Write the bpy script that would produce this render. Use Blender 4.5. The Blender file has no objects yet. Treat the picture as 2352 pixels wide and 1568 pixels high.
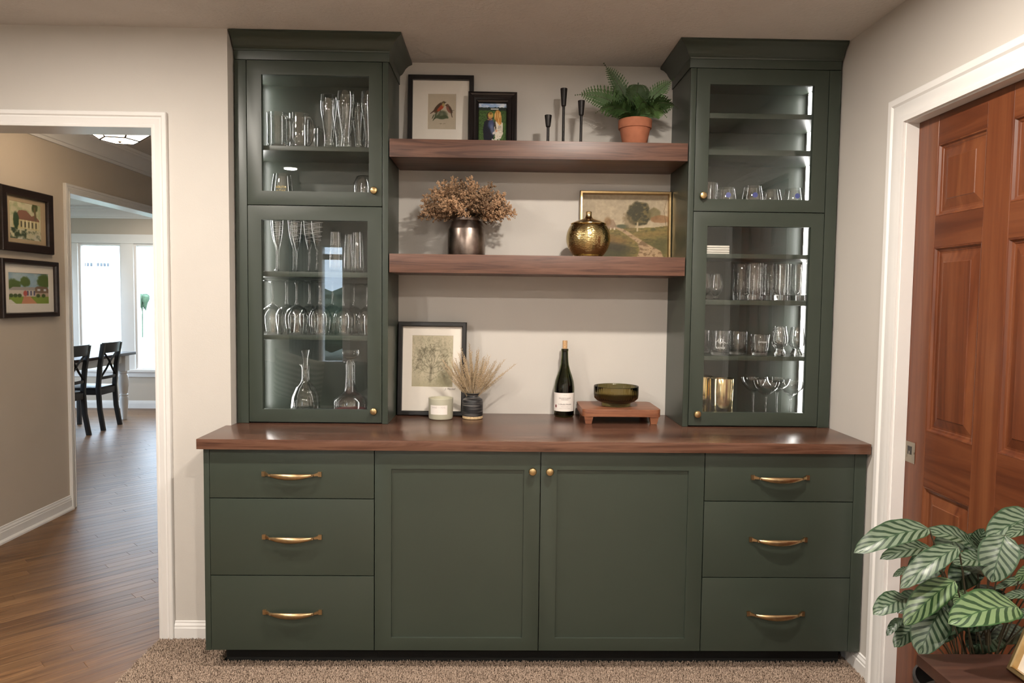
import bpy, bmesh, math, random
import numpy as np
from mathutils import Vector, Matrix, Euler

random.seed(7)
RNG = np.random.default_rng(11)
S = bpy.context.scene
COL = S.collection
PI = math.pi

# ------------------------------------------------------------------ camera
cam_d = bpy.data.cameras.new('camera')
cam = bpy.data.objects.new('camera', cam_d); COL.objects.link(cam)
_yaw, _pit, _rol = -0.0196, -0.0569, 0.0119
_F = Vector((-math.sin(_yaw)*math.cos(_pit), math.cos(_yaw)*math.cos(_pit), math.sin(_pit)))
_R = Vector((math.cos(_yaw), math.sin(_yaw), 0)); _U = _R.cross(_F)
_R2 = _R*math.cos(_rol)+_U*math.sin(_rol); _U2 = -_R*math.sin(_rol)+_U*math.cos(_rol)
cam.matrix_world = Matrix(((_R2.x, _U2.x, -_F.x, 1.0853), (_R2.y, _U2.y, -_F.y, -2.6447),
                           (_R2.z, _U2.z, -_F.z, 1.4318), (0, 0, 0, 1)))
cam_d.sensor_width = 36.0; cam_d.lens = 1646.5/2352*36.0; cam_d.clip_start = 0.02
S.camera = cam

# ------------------------------------------------------------------ world and exposure
world = bpy.data.worlds.new('world'); S.world = world; world.use_nodes = True
_bg = world.node_tree.nodes['Background']
_bg.inputs[0].default_value = (0.66, 0.82, 1.0, 1); _bg.inputs[1].default_value = 12.0
S.view_settings.view_transform = 'Standard'; S.view_settings.look = 'None'
S.view_settings.exposure = -0.08; S.view_settings.gamma = 1.0
S.view_settings.use_curve_mapping = False
S.cycles.use_denoising = True
S.cycles.max_bounces = 8; S.cycles.transparent_max_bounces = 20
S.cycles.transmission_bounces = 8; S.cycles.glossy_bounces = 4; S.cycles.diffuse_bounces = 3
S.cycles.use_adaptive_sampling = True; S.cycles.adaptive_threshold = .10; S.cycles.adaptive_min_samples = 20
S.cycles.sample_clamp_indirect = 6.0
S.cycles.blur_glossy = 0.4

# lamps of the room: ceiling downlights (built as fittings further down)
WARM = (1.0, 0.915, 0.815)
DOWNLIGHTS = [  # x, y, watts
    (1.56, -0.83, 42, 'above the worktop, right of its middle'),
    (-0.42, -0.83, 34, 'in front of the cased doorway'),
    (-0.61, -2.61, 50, 'above the sofa'),
    (1.45, -2.61, 50, 'in the middle of the room'),
    (-0.61, -4.2, 40, 'nearest the rear window'),
    (1.45, -4.2, 40, 'at the rear right of the room'),
    (-3.05, 5.55, 18, 'added above the dining table for more light'),  # unseen lamp added to warm the dining window frame and walls
    (-3.05, 3.2, 11, 'added just inside the dining room opening for more light'),  # second unseen lamp added to brighten the dining room
]
LED_STRENGTH = 22.0
HALL_LAMP = 18.0

# ------------------------------------------------------------------ dimensions (metres)
YW, YB, YU = 0.26, 0.626, 0.315          # doorway wall, niche back wall, upper cabinet faces
ZC, ZCEIL = 0.914, 2.486                 # worktop top, ceiling
XR = 2.485                               # right wall
FL = 0.015                               # wood floor top
CARP = 0.033                             # carpet pile top
XH = -1.745                              # hall wall

# ------------------------------------------------------------------ materials
def lin(r, g, b):
    f = lambda c: (c/255/12.92) if c/255 <= .04045 else ((c/255+.055)/1.055)**2.4
    return (f(r), f(g), f(b), 1)

class NT:
    def __init__(s, name):
        s.m = bpy.data.materials.new(name); s.m.use_nodes = True
        s.t = s.m.node_tree; s.n = s.t.nodes; s.b = s.n['Principled BSDF']; s.o = s.n['Material Output']
    def node(s, typ, **kw):
        x = s.n.new(typ)
        for k, v in kw.items():
            if k in x.inputs.keys() if isinstance(k, str) and not hasattr(x, k) else False: x.inputs[k].default_value = v
            else: setattr(x, k, v)
        return x
    def link(s, a, b): s.t.links.new(a, b)

def pset(b, col=None, rough=None, metal=None, spec=None, **kw):
    if col is not None: b.inputs['Base Color'].default_value = (*col[:3], 1)
    if rough is not None: b.inputs['Roughness'].default_value = rough
    if metal is not None: b.inputs['Metallic'].default_value = metal
    if spec is not None: b.inputs['Specular IOR Level'].default_value = spec
    for k, v in kw.items(): b.inputs[k].default_value = v

def plain(name, col, rough=.5, metal=0, spec=.5, noise=0.0, scale=30, bump=0.0, bscale=200, **kw):
    k = NT(name); pset(k.b, col, rough, metal, spec, **kw)
    tc = k.n.new('ShaderNodeTexCoord')
    if noise:
        n = k.n.new('ShaderNodeTexNoise'); n.inputs['Scale'].default_value = scale; n.inputs['Detail'].default_value = 4
        k.link(tc.outputs['Object'], n.inputs['Vector'])
        r = k.n.new('ShaderNodeValToRGB')
        r.color_ramp.elements[0].color = tuple(c*(1-noise) for c in col[:3])+(1,)
        r.color_ramp.elements[1].color = tuple(min(1, c*(1+noise)) for c in col[:3])+(1,)
        r.color_ramp.elements[0].position = .3; r.color_ramp.elements[1].position = .7
        k.link(n.outputs['Fac'], r.inputs['Fac']); k.link(r.outputs['Color'], k.b.inputs['Base Color'])
    if bump:
        n2 = k.n.new('ShaderNodeTexNoise'); n2.inputs['Scale'].default_value = bscale; n2.inputs['Detail'].default_value = 3
        k.link(tc.outputs['Object'], n2.inputs['Vector'])
        bp = k.n.new('ShaderNodeBump'); bp.inputs['Strength'].default_value = bump; bp.inputs['Distance'].default_value = .003
        k.link(n2.outputs['Fac'], bp.inputs['Height']); k.link(bp.outputs['Normal'], k.b.inputs['Normal'])
    return k.m

def wood(name, c1, c2, c3, rough=.35, axis='X', scale=1.0, rnd=0.0, spec=.5, coat=0.0, streak=1.0):
    """grain running along one axis of the object's coordinates; rnd varies the tone by object"""
    k = NT(name); pset(k.b, c1, rough, 0, spec)
    k.b.inputs['Coat Weight'].default_value = coat; k.b.inputs['Coat Roughness'].default_value = .12
    tc = k.n.new('ShaderNodeTexCoord'); mp = k.n.new('ShaderNodeMapping')
    sc = {'X': (1.2, 26, 26), 'Y': (26, 1.2, 26), 'Z': (26, 26, 1.2)}[axis]
    mp.inputs['Scale'].default_value = tuple(v*scale for v in sc)
    oi = k.n.new('ShaderNodeObjectInfo')
    va = k.n.new('ShaderNodeVectorMath'); va.operation = 'ADD'
    vm = k.n.new('ShaderNodeVectorMath'); vm.operation = 'SCALE'; vm.inputs[0].default_value = (13.1, 7.7, 5.3)
    k.link(oi.outputs['Random'], vm.inputs['Scale'])
    k.link(tc.outputs['Object'], va.inputs[0]); k.link(vm.outputs[0], va.inputs[1])
    k.link(va.outputs[0], mp.inputs['Vector'])
    n1 = k.n.new('ShaderNodeTexNoise'); n1.inputs['Scale'].default_value = 1.0; n1.inputs['Detail'].default_value = 6
    n1.inputs['Roughness'].default_value = .62; n1.inputs['Distortion'].default_value = 1.4*streak
    k.link(mp.outputs[0], n1.inputs['Vector'])
    n2 = k.n.new('ShaderNodeTexNoise'); n2.inputs['Scale'].default_value = .16; n2.inputs['Detail'].default_value = 3
    k.link(mp.outputs[0], n2.inputs['Vector'])
    mx = k.n.new('ShaderNodeMath'); mx.operation = 'MULTIPLY_ADD'; mx.inputs[1].default_value = .62
    ma = k.n.new('ShaderNodeMath'); ma.operation = 'MULTIPLY'; ma.inputs[1].default_value = .38
    k.link(n2.outputs['Fac'], ma.inputs[0]); k.link(n1.outputs['Fac'], mx.inputs[0]); k.link(ma.outputs[0], mx.inputs[2])
    r = k.n.new('ShaderNodeValToRGB'); e = r.color_ramp.elements
    e[0].position = .40; e[0].color = (*c2[:3], 1); e[1].position = .62; e[1].color = (*c3[:3], 1)
    m = e.new(.5); m.color = (*c1[:3], 1)
    k.link(mx.outputs[0], r.inputs['Fac'])
    out = r.outputs['Color']
    if rnd:
        hs = k.n.new('ShaderNodeHueSaturation'); mr = k.n.new('ShaderNodeMapRange')
        mr.inputs['To Min'].default_value = 1-rnd; mr.inputs['To Max'].default_value = 1+rnd
        k.link(oi.outputs['Random'], mr.inputs['Value']); k.link(mr.outputs[0], hs.inputs['Value'])
        k.link(out, hs.inputs['Color']); out = hs.outputs['Color']
    k.link(out, k.b.inputs['Base Color'])
    bp = k.n.new('ShaderNodeBump'); bp.inputs['Strength'].default_value = .12; bp.inputs['Distance'].default_value = .001
    k.link(n1.outputs['Fac'], bp.inputs['Height']); k.link(bp.outputs['Normal'], k.b.inputs['Normal'])
    return k.m

def emit(name, col, strength):
    k = NT(name); pset(k.b, col, .4)
    k.b.inputs['Emission Color'].default_value = (*col[:3], 1); k.b.inputs['Emission Strength'].default_value = strength
    return k.m

def thin_glass(name, tint=(1, 1, 1), ior=1.5, gain=1.0, rough=0.0, base=0.0):
    """sheet or blown glass: fresnel mix of straight transmission and mirror reflection"""
    k = NT(name); k.n.remove(k.b)
    tr = k.n.new('ShaderNodeBsdfTransparent'); tr.inputs[0].default_value = (*tint, 1)
    gl = k.n.new('ShaderNodeBsdfGlossy'); gl.inputs['Roughness'].default_value = rough
    fr = k.n.new('ShaderNodeFresnel'); fr.inputs['IOR'].default_value = ior
    ge = k.n.new('ShaderNodeNewGeometry'); mi = k.n.new('ShaderNodeMix')        # both faces of the sheet meet air
    mi.inputs['A'].default_value = ior; mi.inputs['B'].default_value = 1/ior
    k.link(ge.outputs['Backfacing'], mi.inputs['Factor']); k.link(mi.outputs['Result'], fr.inputs['IOR'])
    mu = k.n.new('ShaderNodeMath'); mu.operation = 'MULTIPLY_ADD'; mu.use_clamp = True
    mu.inputs[1].default_value = gain; mu.inputs[2].default_value = base
    mx = k.n.new('ShaderNodeMixShader')
    k.link(fr.outputs[0], mu.inputs[0]); k.link(mu.outputs[0], mx.inputs['Fac'])
    k.link(tr.outputs[0], mx.inputs[1]); k.link(gl.outputs[0], mx.inputs[2]); k.link(mx.outputs[0], k.o.inputs['Surface'])
    return k.m

def real_glass(name, col=(1, 1, 1), ior=1.48, rough=0.0):
    k = NT(name); pset(k.b, col, rough); k.b.inputs['Transmission Weight'].default_value = 1.0; k.b.inputs['IOR'].default_value = ior
    return k.m

def attr_mat(name, rough=.6, spec=.3):
    k = NT(name); pset(k.b, (.5, .5, .5), rough, 0, spec)
    a = k.n.new('ShaderNodeVertexColor'); a.layer_name = 'Col'
    k.link(a.outputs['Color'], k.b.inputs['Base Color'])
    return k.m

MAT = {}
GREEN = (0.036, 0.047, 0.035)
MAT['green'] = plain('green_paint', GREEN, .36, noise=.05, scale=3, bump=.03, bscale=420)
MAT['wall'] = plain('wall_paint', (0.585, 0.55, 0.505), .62, noise=.02, scale=2, bump=.10, bscale=260)
MAT['hallwall'] = plain('hall_wall_paint', (0.55, 0.475, 0.39), .62, noise=.02, scale=2, bump=.10, bscale=260)
MAT['ceiling'] = plain('ceiling_paint', (0.62, 0.585, 0.545), .9, spec=.1, noise=.03, scale=4, bump=.9, bscale=75)
MAT['trim'] = plain('white_trim_paint', (0.80, 0.78, 0.755), .32, noise=.015, scale=5)
MAT['walnut'] = wood('walnut', (.120, .054, .034), (.064, .027, .018), (.165, .079, .050), .40, 'X', 2.0, spec=.5)
MAT['walnut_top'] = wood('walnut_top', (.098, .044, .027), (.048, .020, .013), (.150, .072, .045), .27, 'X', 2.0, spec=.5)
MAT['board'] = wood('acacia_board', (.235, .090, .044), (.150, .050, .026), (.31, .130, .066), .40, 'X', 2.4)
MAT['plank'] = wood('oak_plank', (.180, .090, .037), (.108, .050, .020), (.240, .128, .056), .38, 'X', 1.5, rnd=.14, spec=.38)
MAT['doorwood'] = wood('cherry_door', (.138, .040, .0150), (.090, .024, .010), (.185, .062, .024), .30, 'Z', .7, spec=.5)
MAT['doorwood_h'] = wood('cherry_rail', (.130, .038, .0145), (.085, .023, .0095), (.172, .056, .022), .30, 'Y', .7, spec=.5)
MAT['tablewood'] = wood('dark_side_table', (.036, .013, .008), (.024, .009, .005), (.052, .020, .011), .42, 'X', .8)
MAT['darkframe'] = wood('dark_walnut_frame', (.020, .011, .009), (.012, .007, .006), (.032, .018, .013), .35, 'X', 1.5)
MAT['brass'] = plain('brushed_brass', (.54, .385, .19), .32, 1.0, noise=.08, scale=60)
MAT['antbrass'] = plain('antique_brass', (.46, .32, .17), .30, 1.0, noise=.12, scale=60)
MAT['gold'] = plain('polished_gold', (.72, .56, .30), .17, 1.0, noise=.06, scale=30)
MAT['black'] = plain('black_paint', (.010, .009, .009), .35)
MAT['blackgloss'] = plain('black_lacquer', (.010, .008, .008), .22)
MAT['blackmetal'] = plain('black_iron', (.016, .013, .012), .42, .4)
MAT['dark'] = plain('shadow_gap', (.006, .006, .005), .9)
MAT['pane'] = thin_glass('cabinet_pane', (.97, .98, .97), 1.52, 1.8)
MAT['winpane'] = thin_glass('window_pane', (.99, 1, 1), 1.5, 1.0)
MAT['artpane'] = thin_glass('picture_glass', (1, 1, 1), 1.45, 1.0)
MAT['glass'] = real_glass('clear_glass', (1, 1, 1), 1.47)
MAT['glass_thin'] = thin_glass('blown_glass', (.985, .99, .985), 1.5, 3.0, .012, .008)
MAT['crystal'] = real_glass('crystal', (1, 1, 1), 1.5)
MAT['mat'] = plain('mat_board', (.80, .74, .66), .8, spec=.2, noise=.01, scale=50)
MAT['mat_tan'] = plain('tan_mat_board', (.44, .34, .22), .8, spec=.2)
MAT['art'] = attr_mat('printed_paper', .65, .2)
MAT['paint_art'] = attr_mat('oil_on_canvas', .5, .3)
MAT['terracotta'] = plain('terracotta', (.42, .155, .085), .75, spec=.25, noise=.12, scale=25, bump=.2, bscale=300)
MAT['soil'] = plain('potting_soil', (.02, .014, .010), .95, bump=.8, bscale=120)
MAT['white_cer'] = plain('white_ceramic', (.78, .72, .64), .3)
MAT['cork'] = plain('cork', (.52, .32, .16), .8, noise=.3, scale=250, bump=.4, bscale=500)
MAT['paper'] = plain('white_label_paper', (.82, .76, .71), .7, spec=.2)
MAT['ink'] = plain('grey_ink', (.16, .13, .12), .8)
MAT['inklight'] = plain('pale_grey_ink', (.45, .40, .37), .8)
MAT['seal'] = plain('maroon_seal', (.20, .05, .05), .6)
MAT['etch'] = plain('etched_white', (.75, .75, .73), .8)
MAT['blueink'] = plain('blue_glass_print', (.09, .11, .34), .5)
MAT['goldink'] = plain('gold_glass_print', (.62, .46, .15), .4, .5)
MAT['led'] = emit('led_strip', (1.0, .98, .94), LED_STRENGTH)
MAT['lens'] = emit('downlight_lens', (1.0, .94, .86), 14.0)
MAT['chairblack'] = plain('black_chair_paint', (.012, .013, .015), .38)
MAT['whitewood'] = plain('white_painted_wood', (.72, .70, .68), .4)
MAT['sofa'] = plain('grey_linen', (.16, .155, .145), .9, noise=.15, scale=180, bump=.5, bscale=500)
MAT['lampshade'] = emit('linen_shade', (.9, .62, .36), 1.1)
MAT['curtain'] = plain('slate_curtain', (.075, .09, .105), .9)
MAT['lawn'] = plain('lawn', (.15, .17, .125), .9, noise=.3, scale=2)
MAT['siding'] = plain('white_siding', (.85, .86, .88), .7)
MAT['darkglass'] = plain('far_window_glass', (.006, .010, .016), .8, spec=.05)
MAT['shrub'] = plain('far_shrub', (.045, .075, .04), .9, noise=.4, scale=9)

def steel_pewter():
    k = NT('hammered_pewter'); pset(k.b, (.20, .165, .145), .30, 1.0)
    tc = k.n.new('ShaderNodeTexCoord'); n = k.n.new('ShaderNodeTexNoise'); n.inputs['Scale'].default_value = 14; n.inputs['Detail'].default_value = 5
    k.link(tc.outputs['Object'], n.inputs['Vector'])
    r = k.n.new('ShaderNodeValToRGB'); r.color_ramp.elements[0].color = (.10, .075, .062, 1); r.color_ramp.elements[1].color = (.33, .27, .235, 1)
    r.color_ramp.elements[0].position = .35; r.color_ramp.elements[1].position = .7
    k.link(n.outputs['Fac'], r.inputs['Fac']); k.link(r.outputs[0], k.b.inputs['Base Color'])
    mr = k.n.new('ShaderNodeMapRange'); mr.inputs['To Min'].default_value = .22; mr.inputs['To Max'].default_value = .42
    k.link(n.outputs['Fac'], mr.inputs['Value']); k.link(mr.outputs[0], k.b.inputs['Roughness'])
    bp = k.n.new('ShaderNodeBump'); bp.inputs['Strength'].default_value = .12; bp.inputs['Distance'].default_value = .004
    k.link(n.outputs['Fac'], bp.inputs['Height']); k.link(bp.outputs['Normal'], k.b.inputs['Normal'])
    return k.m
MAT['pewter'] = steel_pewter()

def hammered_gold():
    k = NT('hammered_gold'); pset(k.b, (.50, .39, .185), .22, 1.0)
    tc = k.n.new('ShaderNodeTexCoord'); mp = k.n.new('ShaderNodeMapping'); mp.inputs['Scale'].default_value = (95, 95, 190)
    k.link(tc.outputs['Object'], mp.inputs['Vector'])
    v = k.n.new('ShaderNodeTexVoronoi'); v.inputs['Scale'].default_value = 1.0; v.inputs['Randomness'].default_value = .7
    k.link(mp.outputs[0], v.inputs['Vector'])
    bp = k.n.new('ShaderNodeBump'); bp.inputs['Strength'].default_value = .36; bp.inputs['Distance'].default_value = .003
    k.link(v.outputs['Distance'], bp.inputs['Height']); k.link(bp.outputs['Normal'], k.b.inputs['Normal'])
    return k.m
MAT['hamgold'] = hammered_gold()

def carpet_mat():
    k = NT('cut_pile_carpet'); pset(k.b, (.33, .24, .17), .95, 0, .1)
    tc = k.n.new('ShaderNodeTexCoord')
    n = k.n.new('ShaderNodeTexNoise'); n.inputs['Scale'].default_value = 170; n.inputs['Detail'].default_value = 2
    k.link(tc.outputs['Object'], n.inputs['Vector'])
    r = k.n.new('ShaderNodeValToRGB'); e = r.color_ramp.elements
    e[0].position = .36; e[0].color = (.105, .072, .052, 1); e[1].position = .58; e[1].color = (.50, .385, .30, 1)
    m = e.new(.46); m.color = (.37, .275, .21, 1)
    k.link(n.outputs['Fac'], r.inputs['Fac']); k.link(r.outputs[0], k.b.inputs['Base Color'])
    return k.m
MAT['carpet'] = carpet_mat()

def calathea_mat():
    k = NT('calathea_leaf'); pset(k.b, (.1, .2, .08), .38, 0, .4)
    uv = k.n.new('ShaderNodeUVMap'); uv.uv_map = 'UVMap'
    sp = k.n.new('ShaderNodeSeparateXYZ'); k.link(uv.outputs[0], sp.inputs[0])
    def math_(op, a, b=None, c=None):
        x = k.n.new('ShaderNodeMath'); x.operation = op
        for i, v in enumerate((a, b, c)):
            if v is None: continue
            if isinstance(v, (int, float)): x.inputs[i].default_value = v
            else: k.link(v, x.inputs[i])
        return x.outputs[0]
    d = math_('ABSOLUTE', math_('SUBTRACT', sp.outputs['X'], .5))            # 0 midrib .. .5 edge
    ph = math_('SUBTRACT', math_('MULTIPLY', sp.outputs['Y'], 7.5), math_('MULTIPLY', math_('POWER', math_('MULTIPLY', d, 2.0), .85), 2.1))
    sn = math_('SINE', math_('MULTIPLY', ph, 2*PI))
    n = k.n.new('ShaderNodeTexNoise'); n.inputs['Scale'].default_value = 9; k.link(uv.outputs[0], n.inputs['Vector'])
    sn = math_('ADD', sn, math_('MULTIPLY', math_('SUBTRACT', n.outputs['Fac'], .5), .7))
    r = k.n.new('ShaderNodeValToRGB'); e = r.color_ramp.elements
    mr = k.n.new('ShaderNodeMapRange'); mr.inputs['From Min'].default_value = -1; mr.inputs['From Max'].default_value = 1
    k.link(sn, mr.inputs['Value']); k.link(mr.outputs[0], r.inputs['Fac'])
    e[0].position = .56; e[0].color = (.105, .138, .092, 1); e[1].position = .72; e[1].color = (.010, .028, .011, 1)
    # dark midrib line and rim
    rib = k.n.new('ShaderNodeMapRange'); rib.inputs['From Min'].default_value = .010; rib.inputs['From Max'].default_value = .022
    k.link(d, rib.inputs['Value'])
    rim = k.n.new('ShaderNodeMapRange'); rim.inputs['From Min'].default_value = .43; rim.inputs['From Max'].default_value = .47
    rim.inputs['To Min'].default_value = 1; rim.inputs['To Max'].default_value = 0; k.link(d, rim.inputs['Value'])
    mask = math_('MULTIPLY', rib.outputs[0], rim.outputs[0])
    mx = k.n.new('ShaderNodeMix'); mx.data_type = 'RGBA'
    mx.inputs['A'].default_value = (.020, .050, .020, 1)
    k.link(mask, mx.inputs['Factor']); k.link(r.outputs[0], mx.inputs['B'])
    oi = k.n.new('ShaderNodeObjectInfo')
    tint = k.n.new('ShaderNodeMix'); tint.data_type = 'RGBA'; tint.blend_type = 'MULTIPLY'; tint.inputs['Factor'].default_value = 1
    k.link(mx.outputs['Result'], tint.inputs['A']); k.link(oi.outputs['Color'], tint.inputs['B'])
    k.link(tint.outputs['Result'], k.b.inputs['Base Color'])
    return k.m
MAT['calathea'] = calathea_mat()

def leafy(name, col, rough=.5, var=.3):
    k = NT(name); pset(k.b, col, rough, 0, .35)
    oi = k.n.new('ShaderNodeObjectInfo'); hs = k.n.new('ShaderNodeHueSaturation'); hs.inputs['Color'].default_value = (*col[:3], 1)
    mr = k.n.new('ShaderNodeMapRange'); mr.inputs['To Min'].default_value = 1-var; mr.inputs['To Max'].default_value = 1+var
    k.link(oi.outputs['Random'], mr.inputs['Value']); k.link(mr.outputs[0], hs.inputs['Value']); k.link(hs.outputs[0], k.b.inputs['Base Color'])
    return k.m
MAT['fern'] = leafy('fern_frond', (.070, .135, .042), .5, .55)
MAT['stem'] = plain('dark_stem', (.05, .04, .02), .7)
MAT['heather'] = leafy('dried_heather', (.36, .225, .130), .85, .45)
MAT['heatherstem'] = plain('dried_heather_stem', (.09, .055, .03), .9)
MAT['wheat'] = leafy('dried_wheat_grass', (.50, .38, .24), .8, .25)

def bud_glaze():
    k = NT('black_banded_glaze'); pset(k.b, (.016, .016, .017), .42)
    tc = k.n.new('ShaderNodeTexCoord'); mp = k.n.new('ShaderNodeMapping'); mp.inputs['Scale'].default_value = (12, 12, 260)
    k.link(tc.outputs['Object'], mp.inputs['Vector'])
    n = k.n.new('ShaderNodeTexNoise'); n.inputs['Scale'].default_value = 1; n.inputs['Detail'].default_value = 4; k.link(mp.outputs[0], n.inputs['Vector'])
    r = k.n.new('ShaderNodeValToRGB'); e = r.color_ramp.elements
    e[0].position = .50; e[0].color = (.012, .012, .014, 1); e[1].position = .68; e[1].color = (.16, .15, .14, 1)
    k.link(n.outputs['Fac'], r.inputs['Fac']); k.link(r.outputs[0], k.b.inputs['Base Color'])
    bp = k.n.new('ShaderNodeBump'); bp.inputs['Strength'].default_value = .4; bp.inputs['Distance'].default_value = .001
    k.link(n.outputs['Fac'], bp.inputs['Height']); k.link(bp.outputs['Normal'], k.b.inputs['Normal'])
    return k.m
MAT['budglaze'] = bud_glaze()
MAT['budfoot'] = plain('raw_clay', (.50, .36, .20), .9, noise=.25, scale=150)
MAT['sage'] = plain('sage_green_glass', (.47, .45, .345), .35, noise=.03, scale=20)
MAT['wax'] = plain('cream_wax', (.66, .55, .40), .6)
MAT['olive'] = real_glass('olive_glass', (.26, .225, .09), 1.46, .03)
MAT['bottle'] = real_glass('bottle_glass', (.10, .12, .03), 1.5, .0)
MAT['wine'] = plain('red_wine', (.012, .003, .003), .1)
MAT['greybrass'] = plain('tarnished_brass', (.34, .30, .24), .36, .9)

def pillow_stripe():
    k = NT('striped_cushion_fabric'); pset(k.b, (.3, .28, .24), .95, 0, .1)
    tc = k.n.new('ShaderNodeTexCoord'); w = k.n.new('ShaderNodeTexWave'); w.inputs['Scale'].default_value = 7; w.bands_direction = 'Z'
    k.link(tc.outputs['Object'], w.inputs['Vector'])
    r = k.n.new('ShaderNodeValToRGB'); r.color_ramp.elements[0].color = (.45, .42, .36, 1); r.color_ramp.elements[1].color = (.22, .20, .17, 1)
    k.link(w.outputs['Fac'], r.inputs['Fac']); k.link(r.outputs[0], k.b.inputs['Base Color'])
    return k.m
MAT['stripe'] = pillow_stripe()

def caming():
    k = NT('lit_shade_glass'); pset(k.b, (.9, .8, .62), .4)
    tc = k.n.new('ShaderNodeTexCoord'); n = k.n.new('ShaderNodeTexNoise'); n.inputs['Scale'].default_value = 60
    k.link(tc.outputs['Object'], n.inputs['Vector'])
    r = k.n.new('ShaderNodeValToRGB'); r.color_ramp.elements[0].color = (1, .74, .48, 1); r.color_ramp.elements[1].color = (1, .88, .70, 1)
    k.link(n.outputs['Fac'], r.inputs['Fac']); k.link(r.outputs[0], k.b.inputs['Emission Color'])
    k.b.inputs['Emission Strength'].default_value = HALL_LAMP
    return k.m
MAT['shadeglass'] = caming()

# ------------------------------------------------------------------ geometry helpers
def finish(name, me, mat, parent=None, smooth=True, angle=34):
    if mat is not None:
        for m in (mat if isinstance(mat, (list, tuple)) else [mat]): me.materials.append(MAT[m] if isinstance(m, str) else m)
    if smooth:
        me.polygons.foreach_set('use_smooth', [True]*len(me.polygons))
        me.set_sharp_from_angle(angle=math.radians(angle))
    me.update()
    o = bpy.data.objects.new(name, me); COL.objects.link(o)
    if parent is not None: o.parent = parent
    return o

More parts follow.
